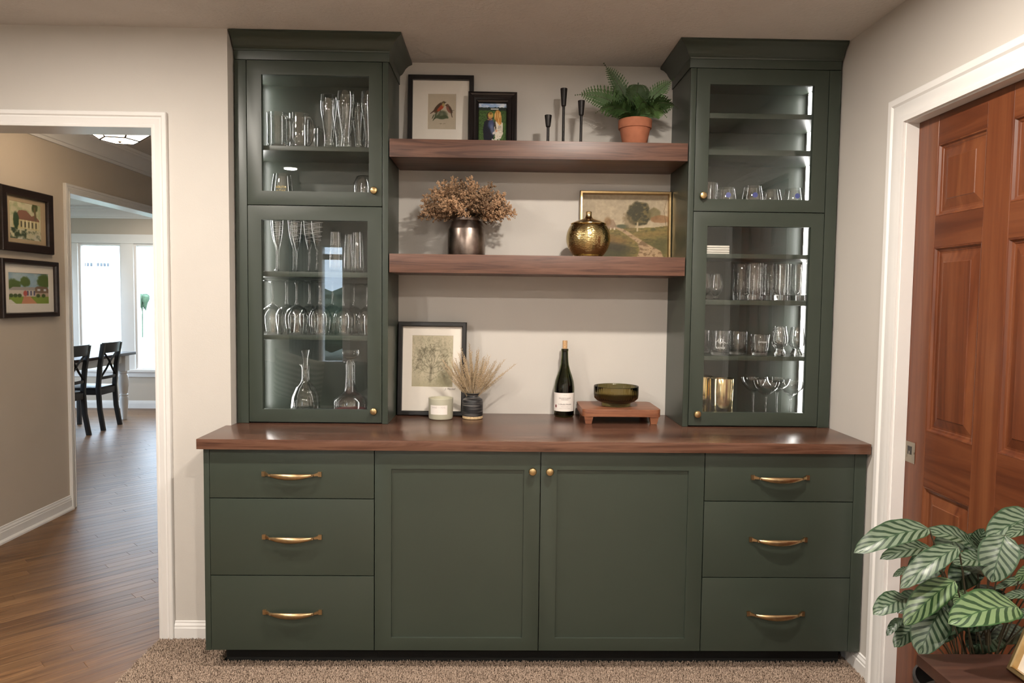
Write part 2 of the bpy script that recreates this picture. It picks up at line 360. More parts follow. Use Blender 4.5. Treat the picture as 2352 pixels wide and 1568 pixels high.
class G:
    """collects polygons, then becomes one mesh object"""
    def __init__(s): s.v = []; s.f = []; s.mi = []
    def add(s, vs, fs, mi=0):
        b = len(s.v); s.v += [tuple(v) for v in vs]; s.f += [tuple(b+i for i in f) for f in fs]; s.mi += [mi]*len(fs); return s
    def box(s, x0, x1, y0, y1, z0, z1, mi=0):
        x0, x1 = sorted((x0, x1)); y0, y1 = sorted((y0, y1)); z0, z1 = sorted((z0, z1))
        return s.add([(x0,y0,z0),(x1,y0,z0),(x1,y1,z0),(x0,y1,z0),(x0,y0,z1),(x1,y0,z1),(x1,y1,z1),(x0,y1,z1)],
                     [(0,3,2,1),(4,5,6,7),(0,1,5,4),(1,2,6,5),(2,3,7,6),(3,0,4,7)], mi)
    def lathe(s, prof, n=40, c=(0,0,0), mi=0, closed=False, ribs=0, ribamp=0.0, ribrange=None):
        """prof: list of (r, z); closed=True joins the last profile point to the first"""
        vs = []; idx = []
        for (r, z) in prof:
            if r < 1e-6: idx.append([len(vs)]); vs.append((c[0], c[1], c[2]+z))
            else:
                ring = []
                for i in range(n):
                    a = 2*PI*i/n; rr = r
                    if ribs and (ribrange is None or ribrange[0] <= z <= ribrange[1]): rr = r*(1+ribamp*math.cos(a*ribs))
                    ring.append(len(vs)); vs.append((c[0]+rr*math.cos(a), c[1]+rr*math.sin(a), c[2]+z))
                idx.append(ring)
        fs = []
        pairs = list(zip(idx[:-1], idx[1:]))
        if closed: pairs.append((idx[-1], idx[0]))
        for A, B in pairs:
            for i in range(n):
                j = (i+1) % n
                if len(A) == 1 and len(B) == 1: continue
                if len(A) == 1: fs.append((A[0], B[j], B[i]))
                elif len(B) == 1: fs.append((A[i], A[j], B[0]))
                else: fs.append((A[i], A[j], B[j], B[i]))
        return s.add(vs, fs, mi)
    def tube(s, pts, rad, n=8, mi=0, flat=None, cap=True):
        """pts: centre line; rad: one radius or a list; flat=(u scale, v scale)"""
        pts = [Vector(p) for p in pts]; k = len(pts)
        rad = [rad]*k if isinstance(rad, (int, float)) else list(rad)
        vs = []; up = None
        for i, p in enumerate(pts):
            t = (pts[min(i+1, k-1)]-pts[max(i-1, 0)])
            if t.length < 1e-9: t = Vector((0, 0, 1))
            t.normalize()
            if up is None:
                up = Vector((0, 0, 1)) if abs(t.z) < .9 else Vector((1, 0, 0))
            a = t.cross(up).normalized(); b = a.cross(t).normalized(); up = b
            fu, fv = flat if flat else (1, 1)
            for j in range(n):
                q = 2*PI*j/n; vs.append(p+a*(rad[i]*fu*math.cos(q))+b*(rad[i]*fv*math.sin(q)))
        fs = []
        for i in range(k-1):
            for j in range(n):
                j2 = (j+1) % n; fs.append((i*n+j, i*n+j2, (i+1)*n+j2, (i+1)*n+j))
        if cap: fs.append(tuple(range(n-1, -1, -1))); fs.append(tuple((k-1)*n+j for j in range(n)))
        return s.add(vs, fs, mi)
    def ring_frame(s, w, h, prof, mi=0, x0=0.0, z0=0.0):
        """mitred rectangular frame in the XZ plane, prof: closed list of (inset, y)"""
        vs = []; n = len(prof)
        for (i, y) in prof:
            vs += [(x0+i, y, z0+i), (x0+w-i, y, z0+i), (x0+w-i, y, z0+h-i), (x0+i, y, z0+h-i)]
        fs = []
        for a in range(n):
            b = (a+1) % n
            for c in range(4):
                d = (c+1) % 4; fs.append((a*4+c, a*4+d, b*4+d, b*4+c))
        return s.add(vs, fs, mi)
    def prism(s, poly, axis, a0, a1, mi=0):
        """extrude a 2-D polygon along an axis; poly coords are the other two axes in order"""
        def mk(p, a): return {'x': (a, p[0], p[1]), 'y': (p[0], a, p[1]), 'z': (p[0], p[1], a)}[axis]
        n = len(poly); vs = [mk(p, a0) for p in poly]+[mk(p, a1) for p in poly]
        fs = [(i, (i+1) % n, n+(i+1) % n, n+i) for i in range(n)]+[tuple(range(n-1, -1, -1)), tuple(range(n, 2*n))]
        return s.add(vs, fs, mi)
    def build(s, name, mat, parent=None, bevel=0.0, seg=2, smooth=True, loc=None, angle=34, recalc=True):
        me = bpy.data.meshes.new(name); me.from_pydata(s.v, [], s.f)
        me.polygons.foreach_set('material_index', s.mi)
        if bevel or recalc:
            bm = bmesh.new(); bm.from_mesh(me)
            if recalc: bmesh.ops.recalc_face_normals(bm, faces=bm.faces)
            if bevel:
                ed = [e for e in bm.edges if e.is_manifold and e.calc_face_angle(0) > .5]
                bmesh.ops.bevel(bm, geom=ed, offset=bevel, segments=seg, profile=.7, affect='EDGES', clamp_overlap=True)
            bm.to_mesh(me); bm.free()
        o = finish(name, me, mat, parent, smooth, angle)
        if loc is not None: o.location = loc
        return o

def box(name, mat, x0, x1, y0, y1, z0, z1, parent=None, bevel=0.0, seg=2):
    return G().box(x0, x1, y0, y1, z0, z1).build(name, mat, parent, bevel, seg)

def empty(name, loc=(0, 0, 0), rot=(0, 0, 0)):
    o = bpy.data.objects.new(name, None); COL.objects.link(o); o.location = loc; o.rotation_euler = rot
    o.empty_display_size = .05
    return o

def tag(o, label, cat, group=None, kind=None):
    o['label'] = label; o['category'] = cat
    if group: o['group'] = group
    if kind: o['kind'] = kind
    return o
def struct(o, label=None):
    o['kind'] = 'structure'
    if label: o['label'] = label
    return o
def copy_tree(o, parent=None):
    c = o.copy(); COL.objects.link(c); c.parent = parent
    for ch in list(o.children): copy_tree(ch, c)
    return c
def text_mesh(name, body, size, mat, parent, loc, rot=(PI/2, 0, 0), align='CENTER', spacing=1.0, shear=0.0, extrude=0.0002, wrap=None):
    """flat lettering; wrap=(radius) bends it round a vertical cylinder at the parent's axis"""
    cu = bpy.data.curves.new(name, 'FONT'); cu.body = body; cu.size = size; cu.align_x = align; cu.align_y = 'CENTER'
    cu.space_character = spacing; cu.shear = shear; cu.extrude = extrude; cu.resolution_u = 3
    tmp = bpy.data.objects.new(name, cu); COL.objects.link(tmp)
    bpy.context.view_layer.update()
    me = bpy.data.meshes.new_from_object(tmp); bpy.data.objects.remove(tmp)
    me.name = name
    if wrap:
        for v in me.vertices:
            a = v.co.x/wrap+loc[0]; z = v.co.y+loc[2]
            r = wrap+v.co.z+.0004
            v.co = (math.sin(a)*r, -math.cos(a)*r, z)
        o = finish(name, me, mat, parent, False); return o
    o = finish(name, me, mat, parent, False); o.location = loc; o.rotation_euler = rot
    return o

def art(name, w, h, nx, ny, fn, parent, y=0.0, x0=0.0, z0=0.0, mat='art'):
    """printed sheet: grid in XZ facing -Y whose faces carry the picture's colours; fn(u,v)->rgb arrays (v up)"""
    us = np.linspace(0, 1, nx+1); vs = np.linspace(0, 1, ny+1)
    U, V = np.meshgrid(us, vs)
    co = np.stack([x0+U*w, np.full_like(U, y), z0+V*h], -1).reshape(-1, 3)
    i = np.arange(nx*ny); r = i//nx; c = i % nx; a = r*(nx+1)+c
    F = np.stack([a, a+1, a+nx+2, a+nx+1], 1)
    me = bpy.data.meshes.new(name); me.from_pydata(co.tolist(), [], F.tolist())
    rgb = np.clip(fn(U.ravel(), V.ravel()), 0, 1)
    rgb = np.where(rgb <= .04045, rgb/12.92, ((rgb+.055)/1.055)**2.4)
    ca = me.color_attributes.new('Col', 'FLOAT_COLOR', 'POINT')
    ca.data.foreach_set('color', np.concatenate([rgb, np.ones((len(rgb), 1))], 1).astype(np.float32).ravel())
    return finish(name, me, mat, parent, False)

# smooth value noise for the printed pictures
def vnoise(u, v, sc, seed=0):
    r = np.random.default_rng(seed); T = r.random((64, 64))
    x = u*sc; y = v*sc; xi = np.floor(x).astype(int); yi = np.floor(y).astype(int)
    fx = x-xi; fy = y-yi; fx = fx*fx*(3-2*fx); fy = fy*fy*(3-2*fy)
    g = lambda a, b: T[a % 64, b % 64]
    return (g(xi, yi)*(1-fx)+g(xi+1, yi)*fx)*(1-fy)+(g(xi, yi+1)*(1-fx)+g(xi+1, yi+1)*fx)*fy
def fbm(u, v, sc, seed=0):
    return sum(vnoise(u, v, sc*2**i, seed+i)*.5**i for i in range(4))/1.875
def lay(img, mask, col):
    m = np.clip(mask, 0, 1)[:, None]; return img*(1-m)+np.array(col)/255.0*m
def ell(u, v, cx, cy, rx, ry, ang=0.0, soft=.15):
    a = math.radians(ang); dx = u-cx; dy = v-cy
    x = dx*math.cos(a)+dy*math.sin(a); y = -dx*math.sin(a)+dy*math.cos(a)
    d = np.sqrt((x/rx)**2+(y/ry)**2); return np.clip((1-d)/soft+.5, 0, 1)
def seg(u, v, p, q, w0, w1, soft=.5):
    p = np.array(p, float); q = np.array(q, float); d = q-p; L = (d**2).sum()
    t = np.clip(((u-p[0])*d[0]+(v-p[1])*d[1])/L, 0, 1); dist = np.hypot(u-p[0]-t*d[0], v-p[1]-t*d[1])
    w = w0+(w1-w0)*t; return np.clip((w-dist)/(soft*w)+.5, 0, 1)
def pts_in(u, v, poly):
    ins = np.zeros(u.shape, bool); n = len(poly)
    for i in range(n):
        x1, y1 = poly[i]; x2, y2 = poly[(i+1) % n]
        c = ((y1 > v) != (y2 > v)) & (u < (x2-x1)*(v-y1)/((y2-y1) if y2 != y1 else 1e-9)+x1); ins ^= c
    return ins.astype(float)

# ================================================================== SETTING
# ---- walls, floor slab, ceilings
struct(box('floor', 'dark', -5.7, 2.72, -5.15, 6.62, -.06, 0.0), 'oak strip floor laid diagonally through hall and dining room')
FLOOR = bpy.data.objects['floor']
struct(box('wall_back', 'wall', .007, 2.62, YB, YB+.12, 0, 2.56), 'greige wall behind the open shelves')
g = G()
g.box(-.27, .007, YW, YW+.13, 0, ZCEIL+.04); g.box(-1.50, -.27, YW, YW+.13, 2.113, ZCEIL+.04); g.box(-3.3, -1.50, YW, YW+.13, 0, ZCEIL+.04)
struct(g.build('wall_left', 'wall'), 'greige wall around the white cased doorway')
struct(box('wall_hall_right', 'wall', -.12, .007, YW+.13, 6.60, 0, 2.56))
g = G()
g.box(XR, XR+.125, -.158, YB+.12, 0, 2.56); g.box(XR, XR+.125, -.98, -.158, 2.066, 2.56); g.box(XR, XR+.125, -5.1, -.98, 0, 2.56); g.box(XR+.125, XR+.14, -5.1, YB+.12, 0, 2.56)
struct(g.build('wall_right', 'wall'), 'greige side wall with the pocket door')
g = G()
g.box(-3.42, -3.3, -5.12, YW+.13, 0, 2.56)
struct(g.build('wall_far_left', 'wall'))
RW = (-.945, -.705, .70, 2.03)
g = G()
g.box(-3.42, RW[0], -5.12, -5.0, 0, 2.56); g.box(RW[1], XR+.14, -5.12, -5.0, 0, 2.56); g.box(RW[0], RW[1], -5.12, -5.0, 0, RW[2]); g.box(RW[0], RW[1], -5.12, -5.0, RW[3], 2.56)
struct(g.build('wall_rear', 'wall'))
g = G().prism([(-3.42, -5.12), (XR+.14, -5.12), (XR+.14, YB+.12), (-.12, YB+.12), (-.12, YW+.13), (-3.42, YW+.13)], 'z', ZCEIL, ZCEIL+.07)
struct(g.build('ceiling', 'ceiling'), 'stippled ceiling')
g = G(); g.prism([(-5.7, .39), (-.12, .39), (-.12, 6.6), (-5.7, 6.6)], 'z', 2.53, 2.60)
struct(g.build('ceiling_hall', 'ceiling'))
# hall side wall with the cased opening to the dining room
g = G()
g.box(XH-.125, XH, YW+.13, 2.15, 0, 2.53); g.box(XH-.125, XH, 2.15, 4.05, 2.118, 2.53); g.box(XH-.125, XH, 4.05, 6.47, 0, 2.53)
struct(g.build('wall_hall_left', 'hallwall'), 'tan hall wall hung with two framed watercolours')
WZ = (.50, 2.085); WX = (-4.90, -2.92)
g = G()
g.box(-5.7, WX[0], 6.467, 6.60, 0, 2.53); g.box(WX[1], -.12, 6.467, 6.60, 0, 2.53); g.box(WX[0], WX[1], 6.467, 6.60, 0, WZ[0]); g.box(WX[0], WX[1], 6.467, 6.60, WZ[1], 2.53)
struct(g.build('wall_dining_window', 'hallwall'))
g = G(); g.box(-5.82, -5.7, 1.0, 2.4, 0, 2.53); g.box(-5.82, -5.7, 5.6, 6.6, 0, 2.53); g.box(-5.82, -5.7, 2.4, 5.6, 0, .45); g.box(-5.82, -5.7, 2.4, 5.6, 2.10, 2.53); g.box(-5.7, XH-.125, 1.0, 1.12, 0, 2.53)
struct(g.build('wall_dining_left', 'hallwall'))

# ---- diagonal oak planks, each a piece of the floor
def clip(poly, x0, x1, y0, y1):
    for ax, lim, sgn in ((0, x0, 1), (0, x1, -1), (1, y0, 1), (1, y1, -1)):
        out = []
        for i in range(len(poly)):
            p = poly[i]; q = poly[(i+1) % len(poly)]
            ip = (p[ax]-lim)*sgn >= 0; iq = (q[ax]-lim)*sgn >= 0
            if ip: out.append(p)
            if ip != iq:
                t = (lim-p[ax])/(q[ax]-p[ax]); out.append((p[0]+t*(q[0]-p[0]), p[1]+t*(q[1]-p[1])))
        poly = out
        if len(poly) < 3: return None
    return poly
PW = .062; cs = math.cos(math.radians(45)); sn_ = math.sin(math.radians(45))
plank_specs = []
rr = random.Random(3)
for row in range(-146, 146):
    vv = row*PW; uu = -9+rr.random()*1.5
    while uu < 9:
        L = rr.uniform(.7, 1.9)
        q = [(uu, vv), (uu+L, vv), (uu+L, vv+PW), (uu, vv+PW)]
        w = [(a*cs-b*sn_-1.2, a*sn_+b*cs+2.2) for a, b in q]
        for ri, R in enumerate(((XH, -.288, -.999, 6.467), (-4.6, XH, 2.15, 6.467))):
            c = clip(w, *R)
            if c:
                A = abs(sum(c[i][0]*c[(i+1) % len(c)][1]-c[(i+1) % len(c)][0]*c[i][1] for i in range(len(c))))/2
                if A > .0006: plank_specs.append((c, min(p[1] for p in c), A))
        uu += L
plank_specs.sort(key=lambda s: s[1])
def plank_geo(gg, c):
    mx = sum(p[0] for p in c)/len(c); my = sum(p[1] for p in c)/len(c)
    dd = .0006
    # local frame: x along the board
    loc = [((p[0]-mx)*cs+(p[1]-my)*sn_, -(p[0]-mx)*sn_+(p[1]-my)*cs) for p in c]
    def shrink(p, k):
        return (p[0]-math.copysign(min(k, abs(p[0])), p[0]), p[1]-math.copysign(min(k, abs(p[1])), p[1]))
    n = len(loc)
    vs = [(*shrink(p, .0003), .0005) for p in loc]+[(*shrink(p, .0003), FL-.0008) for p in loc]+[(*shrink(p, .0012), FL) for p in loc]
    fs = [(i, (i+1) % n, n+(i+1) % n, n+i) for i in range(n)]+[(n+i, n+(i+1) % n, 2*n+(i+1) % n, 2*n+i) for i in range(n)]+[tuple(range(2*n, 3*n))]
    return vs, fs, mx, my
for k, (c, _, A) in enumerate(plank_specs[:300]):
    vs, fs, mx, my = plank_geo(None, c)
    o = G().add(vs, fs).build('plank', 'plank', FLOOR, smooth=False)
    o.location = (mx, my, 0); o.rotation_euler = (0, 0, math.radians(45))
if len(plank_specs) > 300:
    g = G()
    for (c, _, A) in plank_specs[300:]:
        vs, fs, mx, my = plank_geo(None, c)
        g.add([(mx+x*cs-y*sn_, my+x*sn_+y*cs, z) for x, y, z in vs], fs)
    o = g.build('far_planks', 'plank', FLOOR, smooth=False); o['kind'] = 'stuff'

# ---- carpet: backing slab with cut pile standing on it
def carpet():
    g = G(); g.box(-.288, XR-.0005, -4.99, .070, .0155, .021); g.box(-.288, .028, .070, YW-.001, .0155, .021); g.box(2.437, XR-.0005, .070, YW, .0155, .021); g.box(-3.299, -.288, -4.99, -1.0, .0155, .021)
    V = np.array(g.v); Fq = g.f
    sp = .0042
    xs = np.arange(-.287, XR-.004, sp); ys = np.arange(-.36, .258, sp)
    X, Y = np.meshgrid(xs, ys); X = X.ravel(); Y = Y.ravel()
    X = X+RNG.uniform(-.5, .5, X.size)*sp; Y = Y+RNG.uniform(-.5, .5, X.size)*sp
    keep = ~((X > .028) & (X < 2.439) & (Y > .069)) & (X > -.288)
    X = X[keep]; Y = Y[keep]; n = X.size
    h = RNG.uniform(.010, .0165, n); r = RNG.uniform(.0018, .0028, n); a = RNG.uniform(0, 2*PI, n)
    lx = RNG.normal(0, .0028, n); ly = RNG.normal(0, .0028, n)
    vs = []
    for lev, (fr, fz, fo) in enumerate(((.75, 0, 0), (1.05, .6, .45), (.55, 1.0, 1.0))):
        for j in range(3):
            b = a+j*2*PI/3+lev*.5
            vs.append(np.stack([X+lx*fo+r*fr*np.cos(b), Y+ly*fo+r*fr*np.sin(b), .0205+h*fz], 1))
    T = np.stack(vs, 1).reshape(-1, 3)      # n*9
    base = np.arange(n)[:, None]*9+len(V)
    pat = []
    for lev in (0, 1):
        for j in range(3):
            j2 = (j+1) % 3; pat.append((lev*3+j, lev*3+j2, lev*3+3+j2)); pat.append((lev*3+j, lev*3+3+j2, lev*3+3+j))
    pat.append((6, 7, 8))
    Ft = (base[:, :, None]+np.array(pat)[None]).reshape(-1, 3)
    me = bpy.data.meshes.new('carpet')
    co = np.concatenate([V, T]).astype(np.float32)
    nq = len(Fq); nt = len(Ft)
    me.vertices.add(len(co)); me.vertices.foreach_set('co', co.ravel())
    me.loops.add(nq*4+nt*3); me.loops.foreach_set('vertex_index', np.concatenate([np.array(Fq).ravel(), Ft.ravel()]).astype(np.int32))
    me.polygons.add(nq+nt)
    me.polygons.foreach_set('loop_start', np.concatenate([np.arange(nq)*4, nq*4+np.arange(nt)*3]).astype(np.int32))
    me.update(calc_edges=True); me.validate()
    o = finish('carpet', me, 'carpet', None, False)
    tag(o, 'beige cut pile carpet in front of the green cabinets', 'carpet', kind='stuff')
carpet()

# ---- casings, baseboards, crowns
CAS = [(0, 0), (0, .011), (.004, .013), (.010, .0135), (.013, .011), (.018, .0125), (.034, .016), (.040, .0135), (.045, .019), (.057, .020), (.060, .017), (.060, 0)]
def casing(name, xl, xr, zh, z0, tomap, W=.060, mat='trim', label=None):
    prof = [(s*W/.060, t) for s, t in CAS]; n = len(prof); vs = []
    for s, t in prof:
        vs += [tomap(xl-s, z0, t), tomap(xl-s, zh+s, t), tomap(xr+s, zh+s, t), tomap(xr+s, z0, t)]
    fs = []
    for a in range(n):
        b = (a+1) % n
        for c in range(3): fs.append((a*4+c, a*4+c+1, b*4+c+1, b*4+c))
    fs += [tuple(a*4 for a in range(n)), tuple(a*4+3 for a in range(n))]
    return struct(G().add(vs, fs).build(name, mat, angle=28), label)
casing('trim_1', -1.482, -.290, 2.095, .012, lambda a, z, t: (a, YW-t, z), label='white moulded casing around the hall doorway')
g = G(); g.box(-.288, -.27, YW, YW+.13, .012, 2.113); g.box(-1.50, -.288, YW, YW+.13, 2.095, 2.113); g.box(-1.50, -1.482, YW, YW+.13, .012, 2.095)
struct(g.build('trim_2', 'trim'), 'white jamb lining of the hall doorway')
casing('trim_3', -.975, -.160, 2.064, .012, lambda a, z, t: (XR-t, a, z), W=.088, label='white moulded casing around the pocket door')
g = G(); g.box(XR, XR+.044, -.165, -.158, .012, 2.066); g.box(XR, XR+.044, -.98, -.165, 2.059, 2.066); g.box(XR, XR+.044, -.98, -.973, .012, 2.059)
struct(g.build('trim_4', 'trim'), 'white jamb lining of the pocket door')
casing('trim_5', 2.165, 4.035, 2.100, .012, lambda a, z, t: (XH+t, a, z), label='white casing of the dining room opening')
g = G(); g.box(XH-.125, XH, 2.15, 2.165, .012, 2.118); g.box(XH-.125, XH, 2.165, 4.035, 2.10, 2.118); g.box(XH-.125, XH, 4.035, 4.05, .012, 2.10)
struct(g.build('trim_6', 'trim'))
BB = [(0, 0), (.013, 0), (.013, .055), (.010, .058), (.010, .066), (.0055, .074), (.0055, .080), (0, .083)]
def baseb(name, axis, a0, a1, f, h=.083, z0=.020, label=None):
    prof = [(t, z0+z*h/.083) for t, z in BB]
    return struct(G().prism([f(t, z) for t, z in prof], axis, a0, a1).build(name, 'trim', angle=25), label)
baseb('baseboard_left', 'x', -.229, .006, lambda t, z: (YW-t, z), label='short white baseboard between doorway and cabinet')
baseb('baseboard_right', 'y', -.069, .61, lambda t, z: (XR-t, z), label='white baseboard on the right wall beside the cabinet')
baseb('baseboard_right_rear', 'y', -5.0, -1.065, lambda t, z: (XR-t, z))
baseb('baseboard_hall', 'y', YW+.13, 2.104, lambda t, z: (XH+t, z), h=.095, z0=.014, label='white baseboard of the hall wall')
o = G().prism([(XH+.013, FL), (XH+.030, FL), (XH+.029, FL+.010), (XH+.022, FL+.017), (XH+.013, FL+.019)], 'y', YW+.13, 2.104).build('trim_7', 'trim')
struct(o, 'white shoe moulding of the hall wall')
baseb('baseboard_dining', 'x', -5.7, -1.9, lambda t, z: (6.467-t, z), h=.10, z0=.014)
CR = [(0, 2.395), (.012, 2.395), (.016, 2.405), (.016, 2.413), (.024, 2.418), (.030, 2.440), (.048, 2.470), (.075, 2.492), (.085, 2.496), (.085, 2.506), (.095, 2.512), (.098, 2.530), (0, 2.530)]
struct(G().prism([(XH+t, z) for t, z in CR], 'y', YW+.13, 6.467).build('trim_8', 'trim', angle=25), 'white crown moulding of the hall')
struct(G().prism([(6.467-t, z) for t, z in CR], 'x', -5.7, XH-.125).build('trim_9', 'trim', angle=25), 'white crown moulding above the dining window')

# ---- dining window
w1 = struct(G().ring_frame(WX[1]-WX[0]+.22, WZ[1]-WZ[0]+.20, [(0, 6.467), (0, 6.447), (.03, 6.444), (.09, 6.449), (.112, 6.455), (.112, 6.60)], x0=WX[0]-.11, z0=WZ[0]-.085).build('window_1', 'trim', angle=25), 'white framed picture window of the dining room')
box('sill', 'trim', WX[0]-.14, WX[1]+.14, 6.405, 6.60, WZ[0]-.02, WZ[0]+.012, w1, .004)
mull = [-4.33, -3.64]
cells = [(WX[0], -4.33), (-4.17, -3.64), (-3.48, WX[1])]
for a, b in ((-4.33, -4.17), (-3.64, -3.48)): box('mullion', 'trim', a, b, 6.44, 6.60, WZ[0], WZ[1], w1, .004)
for a, b in cells:
    G().ring_frame(b-a, WZ[1]-WZ[0], [(0, 6.47), (.022, 6.47), (.028, 6.485), (.028, 6.52), (0, 6.52)], x0=a, z0=WZ[0]).build('sash', 'trim', w1, angle=25)
    box('pane', 'winpane', a+.02, b-.02, 6.50, 6.504, WZ[0]+.02, WZ[1]-.02, w1)
w3 = empty('added_window', (0, 0, 0)); struct(w3, 'unseen side window added to brighten the dining room')  # window added out of view to let more daylight into the dining room
g = G(); g.box(-5.81, -5.69, 2.34, 2.44, .40, 2.14); g.box(-5.81, -5.69, 5.56, 5.66, .40, 2.14); g.box(-5.81, -5.69, 3.95, 4.05, .45, 2.10); g.box(-5.81, -5.69, 2.40, 5.60, 2.05, 2.14); g.box(-5.81, -5.66, 2.34, 5.66, .40, .48)
g.build('frame', 'trim', w3)
for a, b in ((2.44, 3.95), (4.05, 5.56)): box('pane', 'winpane', -5.77, -5.766, a, b, .48, 2.05, w3)
# ---- rear window (behind the camera, seen mirrored in the cabinet doors)
w2 = struct(G().ring_frame(RW[1]-RW[0]+.16, RW[3]-RW[2]+.16, [(0, -5.0), (0, -4.982), (.075, -4.985), (.085, -5.0), (.085, -5.12)], x0=RW[0]-.08, z0=RW[2]-.08).build('window_2', 'trim', angle=25), 'rear window mirrored in the cabinet glass')
box('pane', 'winpane', RW[0], RW[1], -5.06, -5.056, RW[2], RW[3], w2)
box('transom', 'darkframe', RW[0], RW[1], -5.10, -5.03, 1.88, 1.94, w2)
cw = G(); n = 40; vs = []; fs = []
for i in range(n+1):
    x = -1.30+.33*i/n; y = -4.93+.018*math.sin(i*1.35)
    vs += [(x, y, .03), (x, y, 2.15), (x, y-.004, .03), (x, y-.004, 2.15)]
for i in range(n): a = i*4; fs += [(a, a+4, a+5, a+1), (a+2, a+3, a+7, a+6), (a+1, a+5, a+7, a+3), (a, a+2, a+6, a+4)]
o = cw.add(vs, fs).build('curtain', 'curtain'); tag(o, 'slate blue curtain beside the rear window', 'curtain')
for (xa, xb, za, zb, y, rot) in ((2.44, 5.56, .48, 2.05, -5.83, 2), (WX[0], WX[1], WZ[0], WZ[1], 6.62, 0), (RW[0], RW[1], RW[2], RW[3], -5.13, 1)):
    ld = bpy.data.lights.new('window_portal', 'AREA'); ld.shape = 'RECTANGLE'; ld.size = xb-xa; ld.size_y = zb-za; ld.cycles.is_portal = True
    lo = bpy.data.objects.new('window_portal', ld); COL.objects.link(lo); lo.location = ((xa+xb)/2, y, (za+zb)/2) if rot < 2 else (y, (xa+xb)/2, (za+zb)/2)
    lo.rotation_euler = ((-PI/2, 0, 0), (PI/2, 0, 0), (PI/2, 0, -PI/2))[rot]

# ---- outdoors
o = G().box(-90, 60, -60, -5.3, -.30, -.25).box(-90, 60, 6.9, 95, -.30, -.25).box(-90, -6.2, -5.3, 6.9, -.30, -.25).build('lawn', 'lawn', smooth=False); tag(o, 'sunlit lawn outside the dining room window', 'lawn', kind='stuff')
nh = empty('neighbour_house', (-36, 66, -.25)); tag(nh, 'white house with a garage seen small through the dining window', 'house')
G().box(-14, 22, 0, 8, 0, 7.6).build('wall', 'siding', nh)
G().prism([(-14.6, 7.6), (22.6, 7.6), (4, 12.4)], 'y', -.5, 8.5).build('roof', 'siding', nh)
gd = G().box(-2.9, 1.2, -.06, 0, .1, 5.2).build('garage_door', 'siding', nh)
for i in range(8):
    px = -2.33+i*.31+(.32 if i > 3 else 0)
    G().box(px, px+.20, -.09, -.06, 4.44, 4.76).build('garage_pane', 'darkglass', gd)
bu = G()
for i in range(9):
    a = i*.7; bu.lathe([(0, -.55), (.08, -.2), (.15, -.08), (.14, .06), (.08, .12), (0, .15)], 9, (math.cos(a)*.26*(i % 3)/2, math.sin(a)*.2, .55+.05*(i % 2)))
bu.tube([(0, 0, 0), (.02, 0, 1.5)], .018, 6)
for i_, v_ in enumerate(bu.v[:9*38]): bu.v[i_] = (v_[0], v_[1], v_[2]+1.05)
o = bu.build('garden_shrub', 'shrub'); o.location = (-13.49, 27, -.25); tag(o, 'small clipped tree far off behind the right window pane', 'tree')
tk = empty('garden_bush', (-4.0, -16.0, -.249)); tag(tk, 'leafy shrub outside the rear window', 'shrub')
G().tube([(0, 0, 0), (.02, 0, .4), (0, .02, .8)], [.1, .08, .06]).build('trunk', 'stem', tk)
g = G()
for i in range(26):
    a = i*2.4; r = .5+.9*random.random(); g.lathe([(0, -.7), (.5, -.5), (.75, 0), (.5, .5), (0, .7)], 8, (math.cos(a)*r, math.sin(a)*r, 0.95+random.random()*.35))
g.build('crown', 'shrub', tk)

# ---- pocket door: six raised panels
D0, D1 = XR+.045, XR+.080; DY0, DY1 = -.975, -.155; DZ0, DZ1 = .03, 2.060
PZ = [(.255, .822), (1.010, 1.624), (1.727, 1.961)]
PY = [(-.855, -.622), (-.512, -.275)]
g = G()
for a, b in ((DY0, PY[0][0]), (PY[0][1], PY[1][0]), (PY[1][1], DY1)): g.box(D0, D1, a, b, DZ0, DZ1)
door = struct(g.build('door_1', 'doorwood', bevel=.0015, seg=1), 'reddish brown six panel wooden pocket door')
for z0, z1 in ((DZ0, PZ[0][0]), (PZ[0][1], PZ[1][0]), (PZ[1][1], PZ[2][0]), (PZ[2][1], DZ1)):
    for a, b in PY: box('rail', 'doorwood_h', D0+.0004, D1-.0004, a-.001, b+.001, z0, z1, door, .001, 1)
def raised_panel(a, b, z0, z1):
    # sticking bead, recessed field, bevelled raise
    prof = [(0, .0), (.004, .001), (.008, .008), (.014, .010), (.016, .012), (.022, .012), (.050, .005), (.052, .003)]
    vs = []; n = len(prof)
    for i, d in prof: vs += [(D0+d, a+i, z0+i), (D0+d, b-i, z0+i), (D0+d, b-i, z1-i), (D0+d, a+i, z1-i)]
    fs = []
    for q in range(n-1):
        for c in range(4):
            e = (c+1) % 4; fs.append((q*4+c, q*4+e, (q+1)*4+e, (q+1)*4+c))
    fs.append(tuple((n-1)*4+c for c in range(4)))
    vs += [(D1-.004, a, z0), (D1-.004, b, z0), (D1-.004, b, z1), (D1-.004, a, z1)]; m = n*4
    fs.append((m, m+3, m+2, m+1))
    for c in range(4):
        e = (c+1) % 4; fs.append((c, e, m+e, m+c))
    return G().add(vs, fs).build('panel', 'doorwood', door, angle=12)
for a, b in PY:
    for z0, z1 in PZ: raised_panel(a, b, z0, z1)
